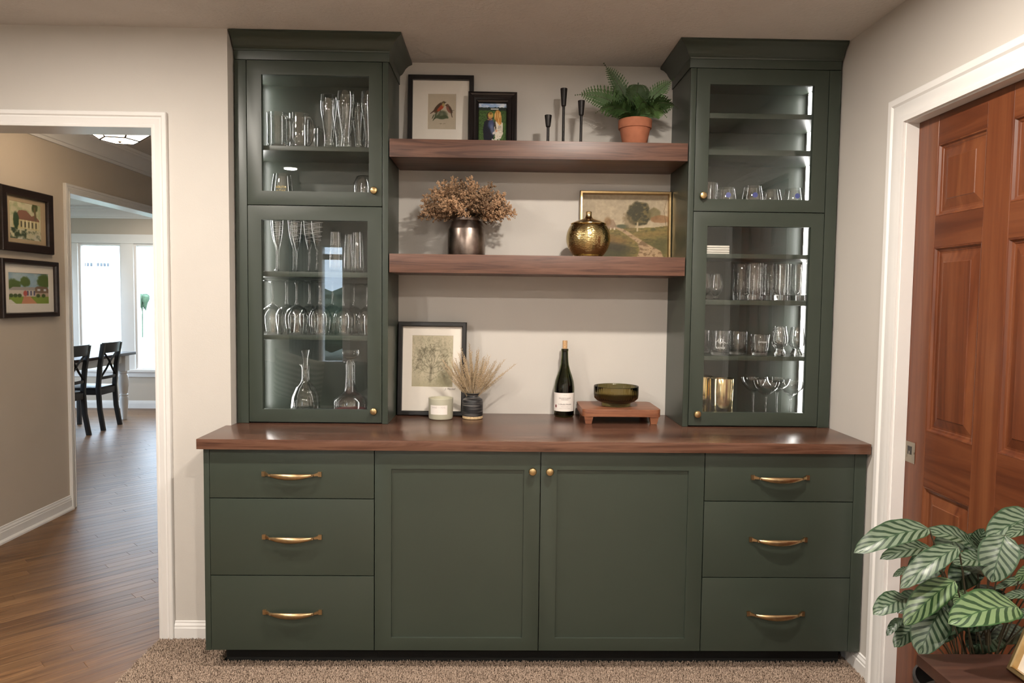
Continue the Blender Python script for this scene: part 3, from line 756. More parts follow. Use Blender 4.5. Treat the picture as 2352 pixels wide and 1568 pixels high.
fp = G(); fp.add(*(lambda y0, y1, z0, z1, x: ([(x, y0, z0), (x, y1, z0), (x, y1, z1), (x, y0, z1), (x, y0+.018, z0+.014), (x, y1-.018, z0+.014), (x, y1-.018, z1-.014), (x, y0+.018, z1-.014),
   (x+.0010, y0+.019, z0+.018), (x+.0010, y1-.019, z0+.018), (x+.0010, y1-.019, z1-.016), (x+.0010, y0+.019, z1-.016)],
   [(0, 1, 5, 4), (1, 2, 6, 5), (2, 3, 7, 6), (3, 0, 4, 7), (4, 5, 9, 8), (5, 6, 10, 9), (6, 7, 11, 10), (7, 4, 8, 11), (8, 9, 10, 11)]))(-.222, -.156, .884, .957, D0-.0015))
fp.box(D0-.003, D0-.0005, -.2195, -.2150, .918, .924); fp.box(D0-.003, D0-.0005, -.1625, -.1585, .918, .924); fp.box(D0-.0022, D0-.0004, -.193, -.186, .914, .924)
o = fp.build('flush_pull', 'greybrass', door); box('recess_shade', 'black', D0-.0012, D0-.0004, -.2005, -.1775, .912, .9405, o); o['label'] = 'tarnished brass flush pull'  # thin black plate paints the shade inside the shallow pull

# ================================================================== DOWNLIGHTS
for i, (x, y, wts, where) in enumerate(DOWNLIGHTS):
    t = empty('recessed_downlight', (x, y, ZCEIL if x > -2.5 else 2.53)); tag(t, 'round recessed ceiling downlight '+where, 'light', 'ceiling downlights')
    G().lathe([(.055, -.0006), (.057, -.006), (.076, -.004), (.082, -.0006), (.055, -.0006)], 32).build('trim_ring', 'trim', t)
    G().lathe([(0, -.0035), (.050, -.0035), (.0545, -.002), (.0545, -.0005), (0, -.0005)], 32).build('lens', 'lens', t)
    ld = bpy.data.lights.new('downlight_lamp', 'AREA'); ld.shape = 'DISK'; ld.size = .10; ld.energy = wts; ld.color = WARM; ld.spread = math.radians(180)
    lo = bpy.data.objects.new('downlight_lamp', ld); COL.objects.link(lo); lo.parent = t; lo.location = (0, 0, -.012)

# ================================================================== BASE CABINETS
def pull_mesh():
    """bow pull: square feet at the ends, thin wrists, a belly in the middle"""
    g = G(); L = .104
    for s in (-1, 1):
        g.box(s*L-.0065, s*L+.0065, -.007, 0, -.0085, .0095)
        g.add([(s*(L+.001), -.004, .007), (s*(L+.001), -.004, -.006), (s*(L-.026), -.020, -.004), (s*(L-.026), -.020, .002),
               (s*(L-.010), -.001, .006), (s*(L-.010), -.001, -.005), (s*(L-.024), -.013, -.004), (s*(L-.024), -.013, .002)],
              [(0, 1, 2, 3), (4, 7, 6, 5), (0, 3, 7, 4), (1, 5, 6, 2), (0, 4, 5, 1), (3, 2, 6, 7)])
        g.lathe([(0, -.004), (.0062, -.003), (.0062, .003), (0, .004)], 12, (s*(L-.0255), -.018, -.001))
    n = 22; pts = []; rad = []
    for i in range(n+1):
        t = -1+2*i/n; x = t*(L-.024)
        pts.append((x, -.018-.012*(1-t*t), -.001-.004*(1-t*t))); rad.append(.0042+.0062*(1-abs(t)**2.2))
    g.tube(pts, rad, 12, flat=(.75, 1.15))
    o = g.build('handle', 'antbrass', bevel=0, angle=40); me = o.data; bpy.data.objects.remove(o); return me
PULL = pull_mesh()
def knob_mesh():
    g = G().lathe([(0, .026), (.006, .0258), (.0125, .0235), (.0152, .019), (.0150, .015), (.0120, .0118), (.0062, .0100), (.0055, .004), (.0085, .002), (.0095, 0), (0, 0)], 28)
    o = g.build('knob', 'brass'); me = o.data; me.transform(Matrix.Rotation(PI/2, 4, 'X')); bpy.data.objects.remove(o); return me
KNOB = knob_mesh()
def knob(parent, x, z, y):
    o = bpy.data.objects.new('knob', KNOB); COL.objects.link(o); o.parent = parent; o.location = (x, y, z); o['label'] = 'round brass knob'
    return o
GAP = .0016
def base_box(t, x0, x1, toe0, toe1):
    g = G(); g.box(x0, x1, .022, .605, .107, .875)
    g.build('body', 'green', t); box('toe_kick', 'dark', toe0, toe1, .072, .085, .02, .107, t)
def drawer_unit(name, label, x0, x1, panel, toe0, toe1, bx0, bx1):
    t = empty(name, (0, 0, 0)); tag(t, label, 'cabinet', 'base cabinets')
    base_box(t, bx0, bx1, toe0, toe1)
    box('end_panel', 'green', panel[0], panel[1], 0, .60, .107, .8745, t, .0012)
    for z0, z1, hz in ((.6874, .8742, .780), (.3948, .6874, .5425), (.107, .3948, .256)):
        d = box('drawer', 'green', x0+GAP, x1-GAP, 0, .020, z0+GAP, z1-GAP, t, .0014)
        h = bpy.data.objects.new('handle', PULL); COL.objects.link(h); h.parent = d
        h.location = ((x0+x1)/2 if x0 < 1 else (x0+x1)/2+.001, 0, hz); h['label'] = 'antique brass bow handle'
    return t
drawer_unit('drawer_cabinet', 'dark green three drawer base cabinet at the doorway end of the counter', .0205, .6308, (0, .0205), .05, .631, .0212, .6305)
drawer_unit('drawer_cabinet', 'dark green three drawer base cabinet beside the pocket door wall', 1.8669, 2.4341, (2.4341, 2.4785), 1.8672, 2.435, 1.8672, 2.4335)
t = empty('door_cabinet'); tag(t, 'dark green base cabinet with two panelled doors in the middle', 'cabinet', 'base cabinets')
base_box(t, .6312, 1.8665, .6312, 1.867)
def shaker(x0, x1, z0, z1, px0, px1, pz0, pz1, t, kx):
    d = G().ring_frame(1, 1, [(0, 0)]*3) if False else None
    g = G(); y0, y1 = 0, .020
    o4 = [(x0, z0), (x1, z0), (x1, z1), (x0, z1)]; i4 = [(px0, pz0), (px1, pz0), (px1, pz1), (px0, pz1)]
    vs = [(a, y0, b) for a, b in o4]+[(a, y0, b) for a, b in i4]+[(a, y1, b) for a, b in o4]+[(a, y1, b) for a, b in i4]
    fs = []
    for c in range(4):
        e = (c+1) % 4; fs += [(c, e, 4+e, 4+c), (8+c, 12+c, 12+e, 8+e), (c, 8+c, 8+e, e), (4+c, 4+e, 12+e, 12+c)]
    d = g.add(vs, fs).build('door', 'green', t, bevel=.0012)
    box('panel', 'green', px0-.004, px1+.004, .0085, .016, pz0-.004, pz1+.004, d)
    knob(d, kx, .7985, 0)
shaker(.6308+GAP, 1.2497-GAP, .107+GAP, .8742-GAP, .694, 1.188, .157, .801, t, 1.2195)
shaker(1.2497+GAP, 1.8669-GAP, .107+GAP, .8742-GAP, 1.312, 1.806, .157, .802, t, 1.2835)

# ---- walnut worktop
g = G().prism([(-.0134, -.0296), (2.4793, -.0296), (2.4793, .6245), (.0085, .6245), (.0085, .2585), (-.0134, .2585)], 'z', .8757, ZC)
wt = g.build('worktop', 'walnut_top', bevel=.0022); tag(wt, 'long walnut worktop covering the green base cabinets', 'worktop')

# ================================================================== UPPER GLASS CABINETS
def glass_cabinet(side):
    L = side == 'L'
    if L:
        X0, D0_, D1_, X1 = .013, .0609, .6071, .6316
        gl = dict(u=(.121, .553, 1.8655, 2.329), l=(.117, .5475, .973, 1.7485)); kx = .576
        shelves = [(2.036, 2.055), (1.520, 1.541), (1.259, 1.277)]
        lab = 'tall green glass-door cabinet left of the open shelves'
    else:
        X0, D0_, D1_, X1 = 1.8591, 1.8836, 2.4279, 2.4769
        gl = dict(u=(1.9395, 2.3675, 1.8595, 2.322), l=(1.9435, 2.373, .9755, 1.748)); kx = 1.918
        shelves = [(2.196, 2.217), (2.046, 2.069), (1.620, 1.638), (1.425, 1.445), (1.191, 1.209)]
        lab = 'tall green glass-door cabinet right of the open shelves'
    t = empty('glass_cabinet'); tag(t, lab, 'cabinet', 'upper glass cabinets')
    zb, zt = ZC+.0008, 2.3857
    g = G()                                     # carcass: sides, back, floor, divider, top
    g.box(X0, X0+.018, YU+.0215, YB-.001, zb, 2.4846); g.box(X1-.018, X1, YU+.0215, YB-.001, zb, 2.4846)
    g.box(X0+.018, X1-.018, YB-.013, YB-.001, zb, 2.4846)
    g.box(X0+.018, X1-.018, YU+.0215, YB-.013, zb, .932); g.box(X0+.018, X1-.018, YU+.0215, YB-.013, 1.800, 1.818)
    g.box(X0+.018, X1-.018, YU+.0215, YB-.013, 2.368, 2.386)
    g.build('body', 'green', t)
    g = G()                                     # face frame stiles, flush with the doors
    g.box(X0, D0_-.0012, YU, YU+.021, zb, zt-.001); g.box(D1_+.0012, X1, YU, YU+.021, zb, zt-.001)
    g.box(D0_-.008, D0_+.010, YU+.0211, YU+.0228, zb, zt-.001); g.box(D1_-.010, D1_+.008, YU+.0211, YU+.0228, zb, zt-.001)   # door stops
    g.build('face_frame', 'green', t, bevel=.0012)
    box('frieze', 'green', X0, X1, YU, YU+.021, zt+.0012, 2.4846, t, .001)
    box('side_frieze', 'green', (X1 if L else X0-.004), (X1+.004 if L else X0), YU, YB-.001, zt+.0012, 2.4846, t, .001)
    # crown: coved, mitred round the niche corner
    cp = [(0, 2.4215), (.004, 2.4215), (.006, 2.427), (.013, 2.431), (.020, 2.440), (.029, 2.456), (.042, 2.468), (.055, 2.474), (.058, 2.4765), (.058, 2.4848), (0, 2.4848)]
    vs = []; n = len(cp)
    for d, z in cp:
        vs += ([(X0, YU-d, z), (X1+d, YU-d, z), (X1+d, YB-.001, z)] if L else [(X1+.0, YU-d, z), (X0-d, YU-d, z), (X0-d, YB-.001, z)])
    fs = []
    for a in range(n):
        b = (a+1) % n
        for c in range(2): fs.append((a*3+c, a*3+c+1, b*3+c+1, b*3+c))
    fs += [tuple(a*3 for a in range(n)), tuple(a*3+2 for a in range(n))]
    G().add(vs, fs).build('crown', 'green', t, angle=24)
    for z0, z1 in shelves: box('shelf', 'green', X0+.0185, X1-.0185, .355, YB-.0135, z0, z1, t, .001)
    # vertical led strips on the outer side wall, broken by shelves
    xs = X0+.0183 if L else X1-.0183; sg = 1 if L else -1
    zs = sorted([(.934, .934), (1.798, 1.820), (2.366, 2.366)]+[(a-.001, b+.001) for a, b in shelves])
    for (a0, a1), (b0, b1) in zip(zs[:-1], zs[1:]):
        o = box('led_strip', 'led', xs, xs+sg*.004, .553, .575, a1+.001, b0-.001, t); o['label'] = 'glowing white led strip'
    for xa, xb in ((X0+.0185, X0+.0235), (X1-.0235, X1-.0185)):      # slim strips in the front corners, behind the stiles
        for za, zb_ in ((.940, 1.795), (1.825, 2.362)):
            o = box('led_strip', 'led', xa, xb, YU+.0245, YU+.0285, za, zb_, t); o['label'] = 'slim white led strip behind the stile'
    for nm, (zlo, zhi) in (('u', (1.8076+.0016, zt-.0012)), ('l', (.9205, 1.8076-.0016))):
        gx0, gx1, gz0, gz1 = gl[nm]
        o4 = [(D0_+.0012, zlo), (D1_-.0012, zlo), (D1_-.0012, zhi), (D0_+.0012, zhi)]; i4 = [(gx0, gz0), (gx1, gz0), (gx1, gz1), (gx0, gz1)]
        y0, y1 = YU, YU+.020
        vs = [(a, y0, b) for a, b in o4]+[(a, y0, b) for a, b in i4]+[(a, y1, b) for a, b in o4]+[(a, y1, b) for a, b in i4]
        fs = []
        for c in range(4):
            e = (c+1) % 4; fs += [(c, e, 4+e, 4+c), (8+c, 12+c, 12+e, 8+e), (c, 8+c, 8+e, e), (4+c, 4+e, 12+e, 12+c)]
        d = G().add(vs, fs).build('door', 'green', t, bevel=.0012)
        # the pane is a single sheet facing the room
        pz = G().add([(gx0-.004, YU+.012, gz0-.004), (gx1+.004, YU+.012, gz0-.004), (gx1+.004, YU+.012, gz1+.004), (gx0-.004, YU+.012, gz1+.004)], [(0, 1, 2, 3)])
        pz.build('glass_pane', 'pane', d, smooth=False, recalc=False)
        knob(d, kx, 1.8705 if nm == 'u' else .969, YU)
    return t
glass_cabinet('L'); glass_cabinet('R')

# ---- floating shelves
for z0, z1, lab in ((2.0102, 2.0829, 'upper thick walnut shelf carrying the fern'), (1.5420, 1.6185, 'lower thick walnut shelf carrying the gold jar')):
    o = box('floating_shelf', 'walnut', .6360, 1.8547, YU+.001, YB-.001, z0, z1, None, .0015); tag(o, lab, 'shelf', 'floating shelves')

# ================================================================== GLASSWARE
def solid(prof_out, prof_in):
    """closed glass wall: up the outside, down the inside"""
    return list(prof_out)+list(reversed(prof_in))
def glassware(name, cat, prof, label, x, y, z, group=None, n=40, mat='glass_thin', flip=0.0, closed=False, ribs=0, ribamp=0.0, ribrange=None, mesh=None):
    g = G().lathe(prof, n, closed=closed, ribs=ribs, ribamp=ribamp, ribrange=ribrange)
    o = g.build(name, mat, angle=50)
    if flip:
        for v in o.data.vertices: v.co.z = flip-v.co.z
        o.data.flip_normals()
    o.location = (x, y, z); tag(o, label, cat, group)
    return o
SH = .0006  # sits on the shelf

# -- left cabinet, upper door, shelf top 2.055
def mug(label, x, y, z, h=.150, r=.043, ang=0.0, s=1.0):
    r *= s; h *= s
    t = empty('beer_mug', (x, y, z), (0, 0, ang)); tag(t, label, 'mug', 'glass beer mugs')
    G().lathe([(0, 0), (r*.99, 0), (r*1.02, .004), (r*.96, .02), (r*.94, h*.5), (r*.97, h*.97), (r*.965, h), (r*.92, h), (r*.89, h*.5), (r*.90, .026), (r*.80, .018), (0, .017)], 40).build('cup', 'glass_thin', t, angle=50)
    pts = []
    for i in range(15):
        a = PI*i/14; pts.append((r*.95+.002+.034*s*math.sin(a)**.6, 0, h*.5+(h*.37)*math.cos(a)))
    G().tube(pts, .0068*s, 10).build('handle', 'glass', t)
    return t
mug('clear glass beer mug at the left end of the top cabinet shelf', .146, .44, 2.055+SH, ang=-.55)
mug('clear glass beer mug second from left on the top cabinet shelf', .236, .45, 2.055+SH, ang=-.55)
mug('small clear glass mug half hidden behind the two beer mugs', .262, .545, 2.055+SH, ang=-.3, s=.82)
PIL = [(0, 0), (.0245, 0), (.0255, .003), (.0225, .022), (.0205, .045), (.0220, .070), (.0290, .120), (.0365, .165), (.0385, .190), (.0370, .215), (.0345, .236), (.0335, .236), (.0358, .215), (.0372, .190), (.0352, .165), (.0275, .120), (.0205, .070), (.0180, .045), (.015, .032), (0, .028)]
for x, y, lab in ((.356, .47, 'tall curved beer glass nearest the mugs'), (.440, .415, 'tall curved beer glass in the middle of the top cabinet shelf'),
                  (.470, .545, 'tall curved beer glass standing behind the middle one'), (.538, .415, 'tall curved beer glass cut by the door stile'),
                  (.385, .555, 'tall curved beer glass at the back beside the mugs')):
    glassware('beer_glass', 'glass', PIL, lab, x, y, 2.055+SH, 'tall beer glasses')
STEML = [(0, 0), (.026, 0), (.032, .004), (.043, .030), (.0455, .050), (.043, .080), (.0355, .130), (.0345, .130), (.0418, .080), (.0442, .050), (.0415, .030), (.030, .008), (0, .006)]
def heavy_base(o, r, h):
    G().lathe([(0, .0008), (r*.97, .0008), (r, .003), (r, h-.002), (r*.9, h), (0, h*.86)], 40).build('base', 'glass', o, angle=50)
def print_band(parent, mat, r_at, z, txts, size, face=0.0):
    for k, s in enumerate(txts):
        text_mesh('print', s, size, mat, parent, (face, 0, z-k*size*1.15), wrap=r_at)
o = glassware('stemless_glass', 'glass', STEML, 'stemless wine glass with gold lettering under the beer mugs', .172, .42, 1.818+SH, 'stemless wine glasses')
print_band(o, 'goldink', .0438, .072, ('SOUTH', '& OAK'), .013, .15)
glassware('stemless_glass', 'glass', STEML, 'stemless wine glass turned upside down by the upper left knob', .512, .43, 1.818+SH, 'stemless wine glasses', flip=.130)

# -- left cabinet, lower door
FLU = [(0, .0), (.032, 0), (.033, .0015), (.020, .004), (.008, .009), (.0045, .016), (.0038, .06), (.0045, .095), (.008, .110), (.0155, .135), (.0215, .170), (.0255, .225), (.0265, .255), (.0257, .255), (.0247, .225), (.0205, .170), (.0143, .136), (.006, .114), (0, .111)]
def flute(label, x, y, s=1.0):
    o = glassware('champagne_flute', 'glass', [(r*s, z) for r, z in FLU], label, x, y, 1.541+SH, 'champagne flutes', n=32)
    pts = []                                     # wound spiral thread on the bowl
    for i in range(110):
        t = i/109; z = .135+t*.115; a = t*2*PI*6
        r = np.interp(z, [.135, .170, .225, .255], [.0160, .0220, .0260, .0270])*s
        pts.append((r*math.cos(a), r*math.sin(a), z))
    G().tube(pts, .0005, 4).build('thread', 'etch', o)
for x, y, lab in ((.147, .42, 'spiral-threaded champagne flute nearest the left stile'), (.120, .525, 'champagne flute behind the leftmost one'), (.219, .42, 'spiral-threaded champagne flute in the middle of the row'),
                  (.196, .545, 'champagne flute at the back left of the middle one'), (.262, .50, 'champagne flute at the back right of the middle one'), (.311, .44, 'spiral-threaded champagne flute beside the stemless flutes')):
    flute(lab, x, y)
SFL = [(0, 0), (.018, 0), (.024, .005), (.0275, .022), (.0275, .050), (.0235, .130), (.0212, .170), (.0204, .170), (.0225, .130), (.0262, .050), (.0262, .025), (.022, .012), (0, .010)]
for x, y, lab in ((.395, .42, 'stemless champagne tumbler right of the flutes'), (.432, .52, 'stemless champagne tumbler behind its neighbour'), (.487, .42, 'stemless champagne tumbler near the right stile'), (.545, .50, 'stemless champagne tumbler half hidden by the right stile')):
    glassware('stemless_flute', 'glass', SFL, lab, x, y, 1.541+SH, 'stemless champagne tumblers')
WIN = [(0, 0), (.041, 0), (.042, .0015), (.024, .0045), (.009, .009), (.0048, .018), (.0042, .060), (.0048, .088), (.008, .096), (.0068, .100), (.020, .107), (.040, .124), (.0485, .150), (.0475, .180), (.0395, .228), (.0388, .228), (.0466, .180), (.0476, .150), (.0392, .126), (.019, .110), (0, .105)]
WINs = [(r*.93, z) for r, z in WIN]
for i, (x, y, s, lab) in enumerate(((.128, .42, 1, 'upside-down wine glass at the left end of the middle shelf'), (.150, .545, 1, 'upside-down wine glass at the back left corner'),
        (.228, .425, 1, 'upside-down wine glass third from the left stile'), (.250, .548, 1, 'upside-down wine glass behind the third one'), (.328, .42, 1, 'upside-down wine glass in the middle of the row'),
        (.352, .548, 1, 'upside-down wine glass behind the middle one'), (.424, .43, 0, 'shorter upside-down wine glass right of the middle'), (.447, .545, 0, 'shorter upside-down wine glass at the back right'),
        (.525, .43, 0, 'shorter upside-down wine glass cut by the right stile'))):
    p = WIN if s else [(r, z*.96) for r, z in WINs]
    glassware('wine_glass', 'glass', p, lab, x, y, 1.277+SH, 'upside-down wine glasses', flip=(.228 if s else .219), n=40)
def decanter(label, x, y, prof, stop, ribs=0, ribr=None, wine=None):
    t = empty('decanter', (x, y, .932+SH)); tag(t, label, 'decanter', 'glass decanters')
    G().lathe(prof, 48, ribs=ribs, ribamp=.03 if ribs else 0, ribrange=ribr).build('bottle', 'glass_thin', t, angle=50)
    G().lathe(stop, 32).build('stopper', 'crystal', t, angle=50)
    if wine: G().lathe(wine, 40).build('liquor', 'seal', t)
decanter('fluted bell-shaped glass decanter with a narrow stopper', .257, .45,
    [(0, 0), (.050, 0), (.060, .006), (.0615, .030), (.056, .075), (.040, .115), (.022, .136), (.0165, .150), (.0150, .185), (.0165, .203), (.0255, .213), (.0245, .2155), (.0150, .206), (.0130, .185), (.0140, .150), (.020, .138), (.037, .113), (.0525, .075), (.0575, .030), (.054, .012), (0, .010)],
    [(0, .198), (.0085, .198), (.0105, .212), (.0085, .222), (.0100, .235), (.0165, .272), (.0170, .277), (0, .277)], ribs=16, ribr=(.001, .120))
decanter('wide-shouldered glass decanter with a round flat stopper', .452, .44,
    [(0, 0), (.070, 0), (.074, .004), (.0745, .060), (.070, .072), (.046, .088), (.028, .104), (.0225, .125), (.0205, .180), (.0210, .222), (.0305, .228), (.0305, .231), (.0180, .231), (.0165, .180), (.0185, .125), (.024, .105), (.042, .091), (.064, .073), (.067, .060), (.067, .012), (0, .012)],
    [(0, .215), (.0120, .215), (.0150, .232), (.0100, .240), (.0200, .244), (.0340, .256), (.0375, .270), (.0340, .280), (0, .282)],
    wine=[(0, .013), (.0655, .013), (.0655, .026), (0, .026)])

# -- right cabinet, upper door
TUM = [(0, 0), (.037, 0), (.039, .003), (.041, .115), (.040, .120), (.0385, .118), (.0365, .018), (0, .013)]
glassware('tumbler', 'glass', TUM, 'plain tumbler beside the knob of the upper right door', 1.973, .42, 1.818+SH, 'plain tumblers')
for x, y, h, lab, col in ((2.052, .43, .105, 'stemless glass with blue print next to the tumbler', 1), (2.162, .42, .112, 'stemless glass with blue badge in the middle of the row', 1),
                     (2.249, .44, .100, 'stemless glass without print beside the blue badge glass', 0), (2.345, .43, .105, 'stemless glass with blue print nearest the led strip', 1)):
    k = h/.130*.98
    o = glassware('stemless_glass', 'glass', [(r*1.03, z*k) for r, z in STEML], lab, x, y, 1.818+SH, 'stemless wine glasses')
    if col:
        G().lathe([(0, 0), (.011, .0), (.011, .0006), (0, .0006)], 20).build('print', 'blueink', o)
        b = o.children[0]; b.rotation_euler = (PI/2, 0, .0); b.location = (-.004, -.0455, .068)
# -- right cabinet, lower door
for i in range(4):
    o = box('coaster', 'white_cer', 1.958, 2.066, .405, .513, 0, .0082, None, .002); o.location = (0, 0, 1.638+SH+i*.0098)
    o.data.name = 'coaster'
    tag(o, ('bottom', 'second', 'third', 'topmost')[i]+' cream coaster of the stack of four', 'coaster', 'stacked cream coasters')
TUL = [(0, 0), (.020, 0), (.021, .002), (.009, .008), (.010, .016), (.026, .036), (.032, .058), (.028, .085), (.0215, .112), (.0208, .112), (.027, .085), (.031, .058), (.025, .037), (.008, .020), (0, .017)]
glassware('sherry_glass', 'glass', TUL, 'small tulip glass half hidden by the left stile', 1.972, .44, 1.445+SH, 'small tulip glasses')
glassware('sherry_glass', 'glass', TUL, 'small tulip glass standing apart from the highballs', 2.026, .45, 1.445+SH, 'small tulip glasses')
HIB = [(0, 0), (.034, 0), (.0365, .002), (.0370, .155), (.0362, .158), (.0345, .156), (.0338, .060), (.0310, .038), (.020, .028), (0, .026)]
for x, y, lab in ((2.180, .42, 'heavy highball glass at the front left of the group'), (2.152, .50, 'heavy highball glass at the back left end'), (2.225, .50, 'heavy highball glass at the back left of the middle pair'),
                  (2.299, .42, 'heavy highball glass in the front middle'), (2.300, .53, 'heavy highball glass behind the front middle one'), (2.380, .425, 'heavy highball glass nearest the led strip'), (2.385, .515, 'heavy highball glass at the back right corner')):
    heavy_base(glassware('highball_glass', 'glass', HIB, lab, x, y, 1.445+SH, 'heavy highball glasses'), .0352, .025)
ROC = [(0, 0), (.038, 0), (.040, .003), (.0415, .100), (.0405, .103), (.039, .101), (.0365, .022), (.030, .016), (0, .014)]
o = glassware('rocks_glass', 'glass', ROC, 'rocks glass with an etched white crest', 2.042, .42, 1.209+SH, 'rocks glasses')
heavy_base(o, .0385, .0135)
e = G()
e.tube([(.010*math.cos(a*2*PI/20), 0, .010*math.sin(a*2*PI/20)) for a in range(21)], .0009, 4)
e.tube([(0, 0, -.016), (0, 0, .022)], .0008, 4); e.tube([(-.018, 0, -.006), (-.010, 0, .004), (0, 0, -.008), (.012, 0, -.002), (.026, 0, -.011)], .0009, 4)
o2 = e.build('etched_crest', 'etch', o); o2.location = (-.012, -.0408, .062)
text_mesh('etched_name', 'RANGE', .012, 'etch', o, (-.25, 0, .032), wrap=.0405)
glassware('rocks_glass', 'glass', ROC, 'rocks glass half hidden by the left stile behind the crest glass', 1.985, .52, 1.209+SH, 'rocks glasses')
glassware('rocks_glass', 'glass', [(r*.98, z*.98) for r, z in ROC], 'rocks glass between the crest glass and the tapered one', 2.130, .455, 1.209+SH, 'rocks glasses')
glassware('rocks_glass', 'glass', [(r*.98, z*.98) for r, z in ROC], 'rocks glass at the back behind the crest glass', 2.090, .545, 1.209+SH, 'rocks glasses')
for q in [q for q in bpy.data.objects if q.name.startswith('rocks_glass') and not any(c.name.startswith('base') for c in q.children)]: heavy_base(q, .0375, .0130)
TAP = [(0, 0), (.033, 0), (.0345, .002), (.0345, .014), (.0415, .088), (.0408, .090), (.039, .088), (.0325, .020), (0, .016)]
o = glassware('tapered_glass', 'glass', TAP, 'short tapered tumbler with faint etched lettering', 2.213, .42, 1.209+SH, 'rocks glasses')
heavy_base(o, .0330, .0150)
text_mesh('etched_name', 'DISTILLERY', .008, 'etch', o, (0, 0, .058), wrap=.0392)
GLC = [(0, 0), (.0240, 0), (.0250, .003), (.0245, .010), (.0165, .024), (.0185, .032), (.0300, .045), (.0345, .062), (.0320, .082), (.0275, .105), (.0255, .122), (.0246, .122), (.0262, .105), (.0305, .082), (.0328, .062), (.0280, .047), (.0120, .034), (0, .031)]
for x, y, lab in ((2.299, .42, 'tulip whisky glass left of the front pair'), (2.345, .53, 'tulip whisky glass at the back between the front pair'), (2.374, .42, 'tulip whisky glass nearest the led strip')):
    q = glassware('whisky_glass', 'glass', GLC, lab, x, y, 1.209+SH, 'tulip whisky glasses')
    G().lathe([(0, .0006), (.0232, .0008), (.0242, .003), (.0236, .010), (.0158, .024), (.0170, .030), (0, .0305)], 36).build('foot', 'glass', q, angle=50)
GCY = [(0, 0), (.046, 0), (.048, .002), (.0505, .176), (.0495, .178), (.0475, .176), (.046, .006), (0, .004)]
glassware('metal_cup', 'cup', GCY, 'tall polished gold cup in front beside the lower right knob', 2.048, .40, .932+SH, 'tall polished gold cups', mat='gold')
glassware('metal_cup', 'cup', GCY, 'tall polished gold cup half hidden behind the front one', 1.985, .48, .932+SH, 'tall polished gold cups', mat='gold')
COU = [(0, 0), (.036, 0), (.037, .0015), (.020, .004), (.007, .009), (.0036, .018), (.0034, .080), (.0050, .098), (.0075, .103), (.012, .106), (.030, .118), (.048, .138), (.0545, .158), (.0550, .166), (.0543, .166), (.0535, .158), (.0470, .139), (.0292, .120), (.011, .109), (0, .107)]
for x, y, lab in ((2.243, .41, 'coupe glass in front beside the gold cups'), (2.232, .53, 'coupe glass at the back left of the coupes'), (2.341, .535, 'coupe glass at the back between the front coupes'), (2.352, .41, 'coupe glass in front nearest the led strip')):
    glassware('coupe_glass', 'glass', COU, lab, x, y, .932+SH, 'coupe glasses', n=48)

# ================================================================== PICTURES
def p_birds(u, v):
    n = fbm(u, v, 6, 1)[:, None]; im = np.ones((u.size, 3))*np.array([190, 177, 156])/255*(.97+.06*n)
    im = lay(im, ell(u, v, .52, .42, .17, .11, 0, .5)*(.55+.6*fbm(u, v, 14, 3)), (92, 98, 76))
    for a, b, c, d, t in ((.33, .36, .12, .035, 30), (.30, .43, .09, .03, 60), (.64, .36, .10, .04, -20), (.42, .34, .12, .04, 0), (.55, .34, .15, .05, 8)):
        im = lay(im, ell(u, v, a, b, c, d, t, .4)*.85, (78, 88, 62))
    for a, b, ang in ((.24, .30, 50), (.20, .36, 60)): im = lay(im, ell(u, v, a, b, .075, .016, ang, .4), (70, 78, 56))
    # upper bird: body, breast, tail, wing, head, beak
    im = lay(im, ell(u, v, .40, .60, .20, .075, 38, .25), (98, 72, 50)); im = lay(im, ell(u, v, .46, .605, .15, .055, 36, .3), (168, 76, 46))
    im = lay(im, ell(u, v, .36, .64, .17, .045, 40, .3), (86, 66, 48)); im = lay(im, seg(u, v, (.30, .56), (.10, .44), .030, .008), (82, 58, 44))
    im = lay(im, ell(u, v, .555, .745, .06, .045, 20, .3), (104, 88, 60)); im = lay(im, seg(u, v, (.60, .755), (.655, .765), .014, .003), (60, 50, 42))
    im = lay(im, ell(u, v, .55, .69, .045, .05, 0, .5), (170, 150, 96))
    im = lay(im, seg(u, v, (.45, .56), (.45, .50), .006, .006), (70, 54, 44))
    # lower bird
    im = lay(im, ell(u, v, .75, .575, .13, .075, -52, .3), (140, 92, 76)); im = lay(im, ell(u, v, .80, .565, .12, .035, -55, .3), (88, 70, 56))
    im = lay(im, ell(u, v, .69, .675, .055, .04, 0, .3), (112, 86, 66)); im = lay(im, seg(u, v, (.65, .68), (.605, .675), .012, .003), (60, 50, 42))
    im = lay(im, seg(u, v, (.82, .50), (.86, .35), .022, .012), (84, 66, 54)); im = lay(im, seg(u, v, (.84, .535), (.93, .535), .01, .004), (84, 66, 54))
    tx = ((np.abs(v-.165) < .007) & (np.abs(u-.5) < .13) & (vnoise(u, v, 60, 5) > .45)) | ((np.abs(v-.135) < .005) & (np.abs(u-.5) < .09) & (vnoise(u, v, 60, 6) > .5))
    return lay(im, tx*.6, (90, 80, 66))
